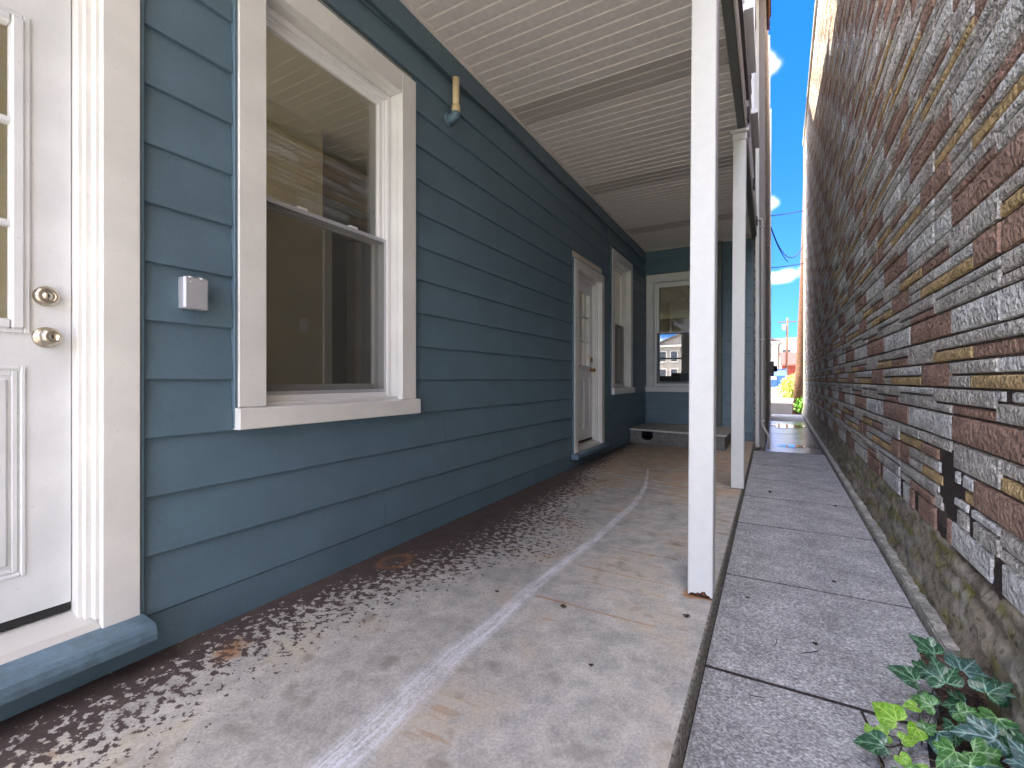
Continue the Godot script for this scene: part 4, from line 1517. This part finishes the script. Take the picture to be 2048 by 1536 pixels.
func foundation(bd: Node, far: float, near: float) -> void:
	# battered, lumpy parging over rubble
	var f := FastNoiseLite.new()
	f.seed = 21
	f.frequency = 1.6
	f.fractal_octaves = 5
	var f2 := FastNoiseLite.new()
	f2.seed = 22
	f2.frequency = 9.0
	f2.fractal_octaves = 3
	var f3 := FastNoiseLite.new()
	f3.seed = 23
	f3.frequency = 2.4
	f3.fractal_octaves = 4
	var st := S(true)
	var s := near
	var ys := [-0.06, 0.0, 0.03, 0.06, 0.09, 0.12, 0.15, 0.18, 0.21, 0.24, 0.27, 0.30, 0.33, 0.355, 0.375, 0.385]
	var pt := func(ss: float, k: int) -> Vector3:
		var yy: float = ys[k]
		var t := clampf(yy / 0.36, 0.0, 1.0)
		var bat := lerpf(0.072, 0.004, pow(t, 0.8)) if k < 14 else lerpf(0.004, -0.02, (k - 13) / 2.0)
		var ridge := absf(f.get_noise_2d(ss * 0.8, yy * 7.0))
		var bump := 0.042 * (0.32 - ridge) + 0.012 * f2.get_noise_2d(ss, yy * 2.0)
		return Vector3(-ss, yy + 0.02 * f.get_noise_2d(ss * 2.0, 40.0) * t, bat + bump * (1.0 if k < 14 else 0.3))
	while s < far:
		var d := 0.028 if s > 1.8 and s < 5.0 else (0.07 if s < 9.0 else 0.2)
		if s < 1.6:
			d = 0.2
		for k in ys.size() - 1:
			var c4 := []
			for e in [[s, k], [s + d, k], [s + d, k + 1], [s, k + 1]]:
				var yy: float = ys[e[1]]
				var c := Color(0.30, 0.255, 0.19)
				c = c.lerp(Color(0.40, 0.37, 0.32), clampf(f3.get_noise_2d(e[0] * 0.8, yy * 3.0) * 2.5, 0.0, 0.9))
				c = c.lerp(Color(0.09, 0.075, 0.05), clampf(f3.get_noise_2d(e[0] * 1.3 + 50.0, yy * 4.0) * 2.8 - 0.3, 0.0, 0.85))
				c = c.lerp(Color(0.20, 0.19, 0.035), clampf(f3.get_noise_2d(e[0] * 0.9 + 90.0, yy * 6.0) * 4.5 - 0.9, 0.0, 0.9))
				c4.append([pt.call(e[0], e[1]), c])
			for q in [0, 1, 2, 0, 2, 3]:
				st.set_color(c4[q][1])
				st.add_vertex(c4[q][0])
		s += d
	var fo := fin(st, "foundation", M.parging, bd)
	fo.set_meta("label", "rough mossy parged stone foundation under the facing")

# ------------------------------------------------------------------ ivy and litter
func leaf_texture(dark: Color, vein: Color) -> ImageTexture:
	var n := 128
	var nb := nz(61, 0.05, n, n)
	var data := PackedByteArray()
	data.resize(n * n * 3)
	var tips := [Vector2(0.5, 0.02), Vector2(0.04, 0.36), Vector2(0.96, 0.36), Vector2(0.14, 0.86), Vector2(0.86, 0.86)]
	var foot := Vector2(0.5, 0.78)
	for y in n:
		for x in n:
			var p := Vector2((x + 0.5) / n, (y + 0.5) / n)
			var best := 1.0
			for t in tips:
				var c := Geometry2D.get_closest_point_to_segment(p, foot, t)
				var wdt := 0.016 * (1.0 - 0.75 * c.distance_to(foot) / foot.distance_to(t))
				best = minf(best, p.distance_to(c) - wdt)
				for q in [0.35, 0.6]:
					var root := foot.lerp(t, q)
					var dirv: Vector2 = (t - foot).normalized()
					for sgn in [-0.7, 0.7]:
						var e := root + dirv.rotated(sgn) * 0.17
						best = minf(best, p.distance_to(Geometry2D.get_closest_point_to_segment(p, root, e)) - 0.002)
			var v := clampf(1.0 - best / 0.014, 0.0, 1.0) * 0.75
			var k := 0.8 + 0.4 * nb[y * n + x] / 255.0
			var c2 := Color(dark.r * k, dark.g * k, dark.b * k).lerp(vein, v)
			var i := (y * n + x) * 3
			data[i] = c2.r8
			data[i + 1] = c2.g8
			data[i + 2] = c2.b8
	return tex_from(n, n, data)

func leaf_mesh(kind: int, m: Material) -> ArrayMesh:
	# five-lobed ivy leaf, unit length, stalk end at the origin, tip along -z
	var half := [Vector2(0.0, -0.02), Vector2(0.16, 0.13), Vector2(0.34, 0.14), Vector2(0.44, 0.05), Vector2(0.47, -0.10), Vector2(0.38, -0.20), Vector2(0.52, -0.40), Vector2(0.40, -0.46), Vector2(0.26, -0.47), Vector2(0.20, -0.58), Vector2(0.12, -0.76), Vector2(0.0, -0.92)]
	if kind == 1:
		half = [Vector2(0.0, -0.02), Vector2(0.18, 0.12), Vector2(0.36, 0.08), Vector2(0.46, -0.08), Vector2(0.44, -0.24), Vector2(0.36, -0.42), Vector2(0.27, -0.54), Vector2(0.17, -0.70), Vector2(0.08, -0.82), Vector2(0.0, -0.90)]
	var ringp := []
	for p in half:
		ringp.append(p)
	for k in range(half.size() - 2, 0, -1):
		ringp.append(Vector2(-half[k].x * 1.04, half[k].y * 0.97))
	var st := S(true)
	var lift := func(p: Vector2) -> Vector3:
		return Vector3(p.x, 0.16 * absf(p.x) - 0.22 * p.y * p.y + 0.035 * sin(p.x * 9.0 + p.y * 11.0), p.y)
	var c := Vector2(0, -0.24)
	for k in ringp.size():
		var a: Vector2 = ringp[k]
		var b: Vector2 = ringp[(k + 1) % ringp.size()]
		var am := a.lerp(c, 0.5)
		var bm := b.lerp(c, 0.5)
		for t in [[c, am, bm], [am, a, b], [am, b, bm]]:
			var w := [t[0], t[1], t[2]]
			var v0: Vector3 = lift.call(w[0])
			var v1: Vector3 = lift.call(w[1])
			var v2: Vector3 = lift.call(w[2])
			if (v0 - v2).cross(v0 - v1).y < 0.0:
				w = [t[0], t[2], t[1]]
			for q in w:
				st.set_uv(Vector2(0.5 + q.x * 0.94, 0.78 + q.y * 0.8))
				st.add_vertex(lift.call(q))
	st.generate_normals()
	var mesh := st.commit()
	mesh.surface_set_material(0, m)
	return mesh

func ivy() -> void:
	var iv := base("ivy_plant", Transform3D(Basis.IDENTITY, Vector3(0.5, 0.0, -1.9)))
	tag(iv, "dark green ivy creeping over the walkway edge at the foot of the wall", "ivy")
	var tones := {
		"d": leaf_texture(rgb(38, 76, 50), rgb(140, 172, 140)), "m": leaf_texture(rgb(62, 108, 50), rgb(150, 186, 126)),
		"b": leaf_texture(rgb(112, 158, 44), rgb(176, 204, 104)), "g": leaf_texture(rgb(56, 88, 78), rgb(158, 184, 176)),
	}
	var meshes := {}
	for t in tones:
		var m := StandardMaterial3D.new()
		m.albedo_texture = tones[t]
		m.roughness = 0.32 if t != "b" else 0.45
		m.backlight_enabled = true
		m.backlight = Color(0.10, 0.16, 0.04)
		m.cull_mode = BaseMaterial3D.CULL_DISABLED
		for k in 2:
			meshes[t + str(k)] = leaf_mesh(k, m)
	# [x, height, z, size, tone, heading] heading 0 = tip away from the camera
	var L := [
		[0.505, 0.15, -2.13, 0.10, "d", 0.9], [0.475, 0.11, -2.08, 0.085, "d", 2.2], [0.415, 0.13, -1.95, 0.095, "d", 1.3], [0.50, 0.12, -2.0, 0.115, "d", 0.2],
		[0.56, 0.14, -2.07, 0.125, "g", -0.6], [0.59, 0.13, -1.98, 0.115, "d", -0.9], [0.60, 0.09, -1.93, 0.10, "m", 2.7], [0.40, 0.09, -1.87, 0.05, "b", 1.9],
		[0.445, 0.09, -1.90, 0.07, "m", 1.2], [0.51, 0.08, -1.92, 0.085, "m", -2.0], [0.485, 0.07, -1.86, 0.075, "d", 3.0], [0.335, 0.08, -1.78, 0.10, "b", 0.8],
		[0.385, 0.07, -1.79, 0.06, "b", 2.6], [0.405, 0.06, -1.81, 0.055, "m", -0.8], [0.262, 0.06, -1.72, 0.035, "b", 0.3], [0.305, 0.06, -1.73, 0.06, "b", 1.7],
		[0.335, 0.06, -1.725, 0.05, "b", -1.2], [0.435, 0.06, -1.82, 0.085, "g", 2.9], [0.485, 0.09, -1.72, 0.105, "m", -2.2], [0.445, 0.09, -1.70, 0.085, "m", 2.4],
		[0.455, 0.10, -1.64, 0.105, "m", -2.5], [0.49, 0.08, -1.65, 0.07, "m", -1.4], [0.285, 0.07, -1.66, 0.095, "d", 1.5], [0.315, 0.06, -1.65, 0.05, "b", -2.4],
		[0.375, 0.04, -1.645, 0.045, "b", 1.3], [0.315, 0.06, -1.595, 0.085, "m", -2.8], [0.55, 0.11, -1.78, 0.115, "g", 1.6], [0.585, 0.10, -1.70, 0.095, "g", -2.9],
		[0.625, 0.10, -1.78, 0.10, "d", -0.4], [0.595, 0.07, -1.80, 0.08, "d", 0.9], [0.62, 0.11, -2.03, 0.095, "d", -1.2], [0.595, 0.13, -1.63, 0.125, "g", 0.4],
		[0.535, 0.12, -1.555, 0.11, "g", 1.2], [0.575, 0.12, -1.55, 0.11, "g", -1.0], [0.53, 0.07, -1.85, 0.07, "d", 0.1], [0.555, 0.06, -2.02, 0.09, "d", 2.0],
		[0.53, 0.05, -1.98, 0.09, "d", -2.6], [0.46, 0.05, -1.98, 0.08, "d", 0.4], [0.575, 0.05, -1.88, 0.085, "d", 1.0], [0.64, 0.06, -1.88, 0.09, "d", -0.3], [0.60, 0.07, -1.5, 0.11, "d", 0.8], [0.64, 0.13, -1.58, 0.10, "d", -0.7],
		[0.63, 0.05, -1.68, 0.09, "d", 2.4], [0.54, 0.06, -1.64, 0.07, "d", -0.2],
	]
	rng.seed = 9
	var st := S(true)
	for k in L.size():
		var q: Array = L[k]
		var o := inst(meshes[q[4] + str(1 if (q[4] == "b" or k % 5 == 2) else 0)], "leaf", iv, Vector3(q[0], q[1], q[2]) - iv.position)
		var tilt := rng.randf_range(0.25, 0.7)
		o.transform.basis = Basis(Vector3.RIGHT, tilt) * Basis(Vector3.BACK, rng.randf_range(-0.35, 0.35)) * Basis(Vector3.UP, q[5]) * Basis.from_scale(Vector3.ONE * q[3] * 0.92)
		# stalk back to the ground
		var p := Vector3(q[0], q[1], q[2]) - iv.position
		var root := p + Vector3(rng.randf_range(-0.01, 0.05), -q[1] + 0.008, rng.randf_range(-0.05, 0.03))
		tube(st, [p, (p + root) * 0.5 + Vector3(0.008, 0.018, 0), root], 0.0013, 5)
	fin(st, "stalk", mat("ivy_stalk", rgb(74, 62, 44), 0.7), iv)
	# creeping stems and dry roots
	var runs := [
		[[0.46, 0.02, -1.80], [0.40, 0.035, -1.80], [0.35, 0.03, -1.755], [0.30, 0.025, -1.73], [0.255, 0.03, -1.725]],
		[[0.47, 0.02, -1.66], [0.40, 0.02, -1.65], [0.34, 0.025, -1.625], [0.28, 0.03, -1.615], [0.262, 0.045, -1.63]],
		[[0.60, 0.03, -2.05], [0.54, 0.05, -1.98], [0.50, 0.04, -1.88], [0.46, 0.03, -1.80]],
		[[0.62, 0.03, -1.85], [0.56, 0.05, -1.75], [0.50, 0.03, -1.66], [0.46, 0.02, -1.6]],
		[[0.56, 0.03, -2.1], [0.50, 0.06, -2.08], [0.45, 0.05, -2.0], [0.42, 0.05, -1.95]],
	]
	for r in runs:
		st = S(true)
		var c := Curve3D.new()
		for p in r:
			c.add_point(Vector3(p[0], p[1], p[2]) - iv.position, Vector3(0.02, 0.004, 0.01), Vector3(-0.02, -0.004, -0.01))
		tube(st, Array(c.tessellate_even_length(4, 0.02)), 0.0022, 6)
		fin(st, "stem", M.ivy_stalk, iv)
	mat("root", rgb(142, 112, 86), 0.85)
	for k in 34:
		st = S(true)
		var p := Vector3(rng.randf_range(0.42, 0.60), 0.02, rng.randf_range(-1.72, -1.42))
		var c := Curve3D.new()
		var a := rng.randf_range(0, TAU)
		for j in 5:
			c.add_point(p - iv.position, Vector3(-cos(a), 0, -sin(a)) * 0.012, Vector3(cos(a), 0, sin(a)) * 0.012)
			a += rng.randf_range(-0.9, 0.9)
			p += Vector3(cos(a), 0, sin(a)) * rng.randf_range(0.02, 0.045)
			p.y = clampf(0.012 + 0.10 * (p.x - 0.42) + rng.randf_range(0.0, 0.022), 0.008, 0.06)
		tube(st, Array(c.tessellate_even_length(3, 0.012)), rng.randf_range(0.0007, 0.0019), 5)
		fin(st, "root", M.root, iv)

func litter() -> void:
	mat("dry_leaf", rgb(58, 44, 36), 0.9)
	# curled dead leaves and twigs: [x, y, z, size, label]
	var bits := [
		[0.305, 0.006, -3.06, 0.022, "curled black leaf on the second slab of the walkway"],
		[0.165, 0.006, -2.30, 0.022, "small dark leaf near the middle of the walkway"],
		[-0.80, 0.106, -1.89, 0.026, "dark curled leaf on a rust line of the porch floor"],
		[-1.13, 0.106, -1.87, 0.020, "small dark leaf between the peeling paint and the chalk sweep"],
		[-0.55, 0.106, -1.55, 0.016, "dark crumb of debris on the porch before the near post"],
		[-0.31, 0.106, -2.07, 0.026, "dark fragment lying just before the foot of the near post"],
		[0.0, 0.006, -5.2, 0.04, "dark leaf on the walkway past the second post"],
		[-0.10, 0.006, -2.62, 0.018, "dark leaf on the walkway beside the near post"],
		[0.5, 0.006, -4.9, 0.03, "dark leaf near the kerb on the walkway"],
	]
	rng.seed = 77
	for b in bits:
		var st := S(true)
		var s: float = b[3]
		var n := 7
		for i in n:
			for j in 2:
				var v := []
				for q in [[0, 0], [1, 0], [1, 1], [0, 1]]:
					var t: float = float(i + q[0]) / n
					var wv: float = sin(t * PI) * 0.5 * (j + q[1] - 1.0)
					v.append(Vector3((t - 0.5) * s * 1.3, s * (0.5 * absf(wv) + 0.15 * sin(t * 9.0)) + 0.002, wv * s))
				quad(st, v[0], v[1], v[2], v[3], Vector3.UP)
		var o := fin(st, "dead_leaf", M.dry_leaf)
		o.position = Vector3(b[0], b[1] - 0.004, b[2])
		o.rotation.y = rng.randf_range(0, TAU)
		tag(o, b[4], "leaf", "dead leaves on the ground")
	for t in [[0.02, -2.23, 1.45, 0.03, "thin straight twig on the walkway in front of the near post"], [-0.04, -1.82, 0.2, 0.025, "tiny dark twig on the nearest uncracked slab"], [0.14, -2.22, 0.7, 0.04, "thin pale twig left of the small dark leaf on the walkway"]]:
		var st := S(true)
		tube(st, [Vector3(-t[3], 0.003, 0), Vector3(0, 0.005, 0.004), Vector3(t[3], 0.003, 0)], 0.0016, 5)
		var o := fin(st, "twig", M.dry_leaf)
		o.position = Vector3(t[0], 0.002, t[1])
		o.rotation.y = t[2]
		tag(o, t[4], "twig", "twigs on the walkway")

# ------------------------------------------------------------------ the street end
func leaf_cloud(st: SurfaceTool, c: Vector3, r: Vector3, n: int, s: float) -> void:
	for k in n:
		var d := Vector3(rng.randfn(), rng.randfn(), rng.randfn()).normalized() * pow(rng.randf(), 0.4)
		var p := c + d * r
		if p.y < 0.02:
			p.y = 0.02 + rng.randf() * 0.1
		var a := Vector3(rng.randfn(), rng.randfn(), rng.randfn()).normalized() * s * rng.randf_range(0.6, 1.3)
		var b := a.cross(Vector3(rng.randfn(), rng.randfn(), rng.randfn())).normalized() * s * 0.4
		quad(st, p, p + a * 0.5 + b, p + a, p + a * 0.5 - b, Vector3.UP)

func street() -> void:
	var st: SurfaceTool
	var o: Node3D
	# near utility pole, leaning
	o = base("utility_pole", Transform3D(Basis.IDENTITY, Vector3(0.83, -0.1, -19.2)))
	tag(o, "brown wooden utility pole leaning at the end of the alley beside the wall", "utility pole")
	st = S(true)
	tube(st, [Vector3(0, 0, 0), Vector3(0.09, 1.5, 0), Vector3(0.2, 4.5, 0), Vector3(0.34, 9.5, 0)], 0.15, 16, true, 0.1)
	fin(st, "shaft", M.pole_wood, o)
	# weeds at the corner of the wall
	rng.seed = 41
	mat("weed_leaf", rgb(92, 140, 48), 0.6)
	mat("bush_leaf", rgb(150, 160, 62), 0.6)
	mat("bush_tip", rgb(206, 186, 104), 0.7)
	M.weed_leaf.backlight_enabled = true
	M.weed_leaf.backlight = Color(0.2, 0.3, 0.05)
	o = base("weed_clump", Transform3D(Basis.IDENTITY, Vector3(0.97, -0.05, -18.7)))
	tag(o, "bright green weeds growing at the far corner of the stone-faced wall", "weeds")
	st = S()
	leaf_cloud(st, Vector3(0, 0.28, 0), Vector3(0.24, 0.28, 0.2), 420, 0.09)
	fin(st, "foliage", M.weed_leaf, o)
	st = S(true)
	for k in 6:
		tube(st, [Vector3(rng.randf_range(-0.05, 0.05), 0, 0), Vector3(rng.randf_range(-0.18, 0.18), 0.4, rng.randf_range(-0.12, 0.12))], 0.004, 5)
	fin(st, "stem", M.ivy_stalk, o)
	# ornamental bush across the street
	o = base("grass_bush", Transform3D(Basis.IDENTITY, Vector3(1.15, 0.0, -33.0)))
	tag(o, "yellow-green feathery bush across the street", "bush")
	st = S()
	leaf_cloud(st, Vector3(0.3, 0.45, 0), Vector3(1.05, 0.85, 0.9), 1500, 0.16)
	fin(st, "foliage", M.bush_leaf, o)
	st = S()
	leaf_cloud(st, Vector3(0.4, 1.0, 0), Vector3(0.85, 0.5, 0.7), 700, 0.16)
	fin(st, "plume", M.bush_tip, o)
	st = S(true)
	for k in 7:
		tube(st, [Vector3(rng.randf_range(-0.1, 0.1), 0, 0), Vector3(rng.randf_range(-0.6, 0.8), 0.9, rng.randf_range(-0.4, 0.4))], 0.012, 5)
	fin(st, "stem", M.ivy_stalk, o)
	# blue dumpster
	o = base("dumpster", Transform3D(Basis(Vector3.UP, -0.12), Vector3(0.33, 0.2, -56.0)))
	tag(o, "blue metal dumpster standing on the far lot", "dumpster")
	st = S()
	prism(st, PackedVector2Array([Vector2(-0.9, 0.18), Vector2(0.9, 0.18), Vector2(0.95, 1.35), Vector2(0.6, 2.0), Vector2(-0.95, 1.7)]), -1.15, 1.15, Transform3D(Basis(Vector3(0, 0, 1), Vector3(0, 1, 0), Vector3(-1, 0, 0)), Vector3.ZERO))
	fin(st, "body", M.dumpster_blue, o)
	st = S()
	bx(st, Vector3(-0.38, 0.95, 0.94), Vector3(0.36, 1.25, 0.965))
	fin(st, "sign", M.far_white, o)
	for q in [-1.1, -0.4, 0.4, 1.06]:
		st = S()
		bx(st, Vector3(q - 0.04, 0.2, 0.9), Vector3(q + 0.04, 1.35, 1.0), 0.01)
		fin(st, "rib", M.dumpster_blue, o)
	st = S()
	bx(st, Vector3(-1.18, 1.98, -0.9), Vector3(1.18, 2.06, 0.66), 0.02)
	fin(st, "lid", M.dumpster_blue, o)
	for q in [[-1.0, -0.7], [1.0, -0.7], [-1.0, 0.7], [1.0, 0.7]]:
		st = S(true)
		tube(st, [Vector3(q[0] - 0.05, 0.09, q[1]), Vector3(q[0] + 0.05, 0.09, q[1])], 0.09, 12)
		fin(st, "wheel", M.black, o)
	# stone house across the street, gable towards us
	o = base("stone_house", Transform3D(Basis.IDENTITY, Vector3(-6.2, 0.2, -62.0)))
	tag(o, "grey stone house with a dark gabled roof across the street", "house")
	st = S()
	prism(st, PackedVector2Array([Vector2(-6.9, -0.2), Vector2(6.9, -0.2), Vector2(6.9, 5.4), Vector2(0, 8.2), Vector2(-6.9, 5.4)]), -12, 0)
	fin(st, "wall", M.far_stone, o)
	st = S()
	for s in [-1.0, 1.0]:
		prism(st, PackedVector2Array([Vector2(0, 8.22), Vector2(s * 7.3, 5.27), Vector2(s * 7.3, 5.5), Vector2(0, 8.5)]), -12.3, 0.35)
	fin(st, "roof", M.far_roof, o)
	st = S()
	bx(st, Vector3(-7.2, 5.2, 0.002), Vector3(7.2, 5.42, 0.3), 0.03)
	fin(st, "cornice", M.far_white, o)
	for x in [-6.0, -4.6, -3.2, -1.0, 1.0, 3.4, 5.4]:
		for y in [0.9, 3.2]:
			var wn := base("window", Transform3D(Basis.IDENTITY, Vector3(x, y, 0)), o)
			st = S()
			ring(st, -0.5, 0.5, 0, 1.5, 0.1, -0.02, 0.06, 0.01)
			fin(st, "frame", M.far_white, wn)
			st = S()
			bx(st, Vector3(-0.4, 0.1, -0.01), Vector3(0.4, 1.4, 0.02))
			fin(st, "pane", M.far_window, wn)
	st = S(true)
	tube(st, [Vector3(7.0, 5.2, 0.1), Vector3(6.95, 4.9, 0.08), Vector3(6.95, 0, 0.08)], 0.06, 8)
	fin(st, "downpipe", M.far_white, o)
	# red building and pale sheds behind
	o = base("red_building", Transform3D(Basis.IDENTITY, Vector3(7.0, 0.2, -92.0)))
	tag(o, "low red building with a red sloping roof beyond the dumpster", "building")
	st = S()
	bx(st, Vector3(-5.2, -0.3, -8), Vector3(6, 3.4, 0))
	fin(st, "wall", M.far_red, o)
	st = S()
	prism(st, PackedVector2Array([Vector2(-8.4, 5.9), Vector2(0.4, 3.4), Vector2(0.4, 3.55), Vector2(-8.4, 6.1)]), -6.2, 5.4, Transform3D(Basis(Vector3(0, 0, 1), Vector3(0, 1, 0), Vector3(-1, 0, 0)), Vector3.ZERO))
	fin(st, "roof", M.far_red, o)
	st = S()
	bx(st, Vector3(-2.6, 0.3, 0.002), Vector3(-1.4, 2.4, 0.06))
	fin(st, "door", M.far_white, o)
	o = base("white_warehouse", Transform3D(Basis.IDENTITY, Vector3(9.0, 0.2, -125.0)))
	tag(o, "long pale warehouse on the horizon behind the red building", "warehouse")
	st = S()
	bx(st, Vector3(-11, -0.3, -12), Vector3(10, 10.2, 0))
	fin(st, "wall", M.far_white, o)
	st = S()
	bx(st, Vector3(-11.3, 10.201, -12.3), Vector3(10.3, 10.7, 0.3), 0.05)
	fin(st, "roof", M.lot, o)
	for k in 6:
		st = S()
		bx(st, Vector3(-9.5 + k * 3.0, 6.2, 0.002), Vector3(-7.8 + k * 3.0, 8.0, 0.08))
		fin(st, "window", M.far_window, o)
	# far poles
	for q in [[1.75, -66.0, 8.6, "thin grey utility pole with a transformer beyond the bush"], [0.95, -72.0, 6.0, "short dark pole beside the stone house roof"]]:
		o = base("utility_pole", Transform3D(Basis.IDENTITY, Vector3(q[0], 0.15, q[1])))
		tag(o, q[3], "utility pole")
		st = S(true)
		tube(st, [Vector3(0, 0, 0), Vector3(0.12, q[2], 0)], 0.16, 10, true, 0.11)
		fin(st, "shaft", M.pole_wood, o)
		if q[2] > 7.0:
			st = S()
			bx(st, Vector3(-0.9, q[2] - 0.55, -0.06), Vector3(1.1, q[2] - 0.42, 0.06), 0.01)
			fin(st, "crossarm", M.pole_wood, o)
			st = S(true)
			tube(st, [Vector3(-0.25, q[2] - 1.5, 0.1), Vector3(-0.25, q[2] - 0.8, 0.1)], 0.2, 12)
			fin(st, "transformer", M.cast_alu, o)
		else:
			st = S()
			bx(st, Vector3(-0.4, q[2] - 0.15, -0.05), Vector3(0.6, q[2], 0.05), 0.01)
			fin(st, "crossarm", M.pole_wood, o)
	# overhead wires across the mouth of the alley
	var spans := [
		[Vector3(0.03, 6.15, -16.2), Vector3(1.03, 6.75, -18.1), 0.02, "straight overhead wire high across the alley mouth"],
		[Vector3(0.03, 5.80, -16.2), Vector3(1.03, 5.75, -18.1), 0.75, "slack overhead wire hanging in a deep loop across the alley mouth"],
		[Vector3(0.03, 5.75, -16.2), Vector3(0.5, 4.9, -17.2), 0.12, "short drooping wire beside the deep loop"],
		[Vector3(0.03, 4.55, -16.2), Vector3(1.03, 5.0, -18.1), 0.02, "lowest faint overhead wire across the alley mouth"],
	]
	for s in spans:
		var pts := []
		for k in 17:
			var t := k / 16.0
			pts.append(s[0].lerp(s[1], t) - Vector3(0, s[2] * 4.0 * t * (1.0 - t), 0))
		st = S(true)
		tube(st, pts, 0.014, 6)
		o = fin(st, "overhead_wire", M.wire)
		tag(o, s[3], "wire", "wires across the alley mouth")

func _ready() -> void:
	rng.seed = 1
	for step in [camera_and_light, materials, ground, house, stone_building, house_things, ivy, litter, street]:
		step.call()
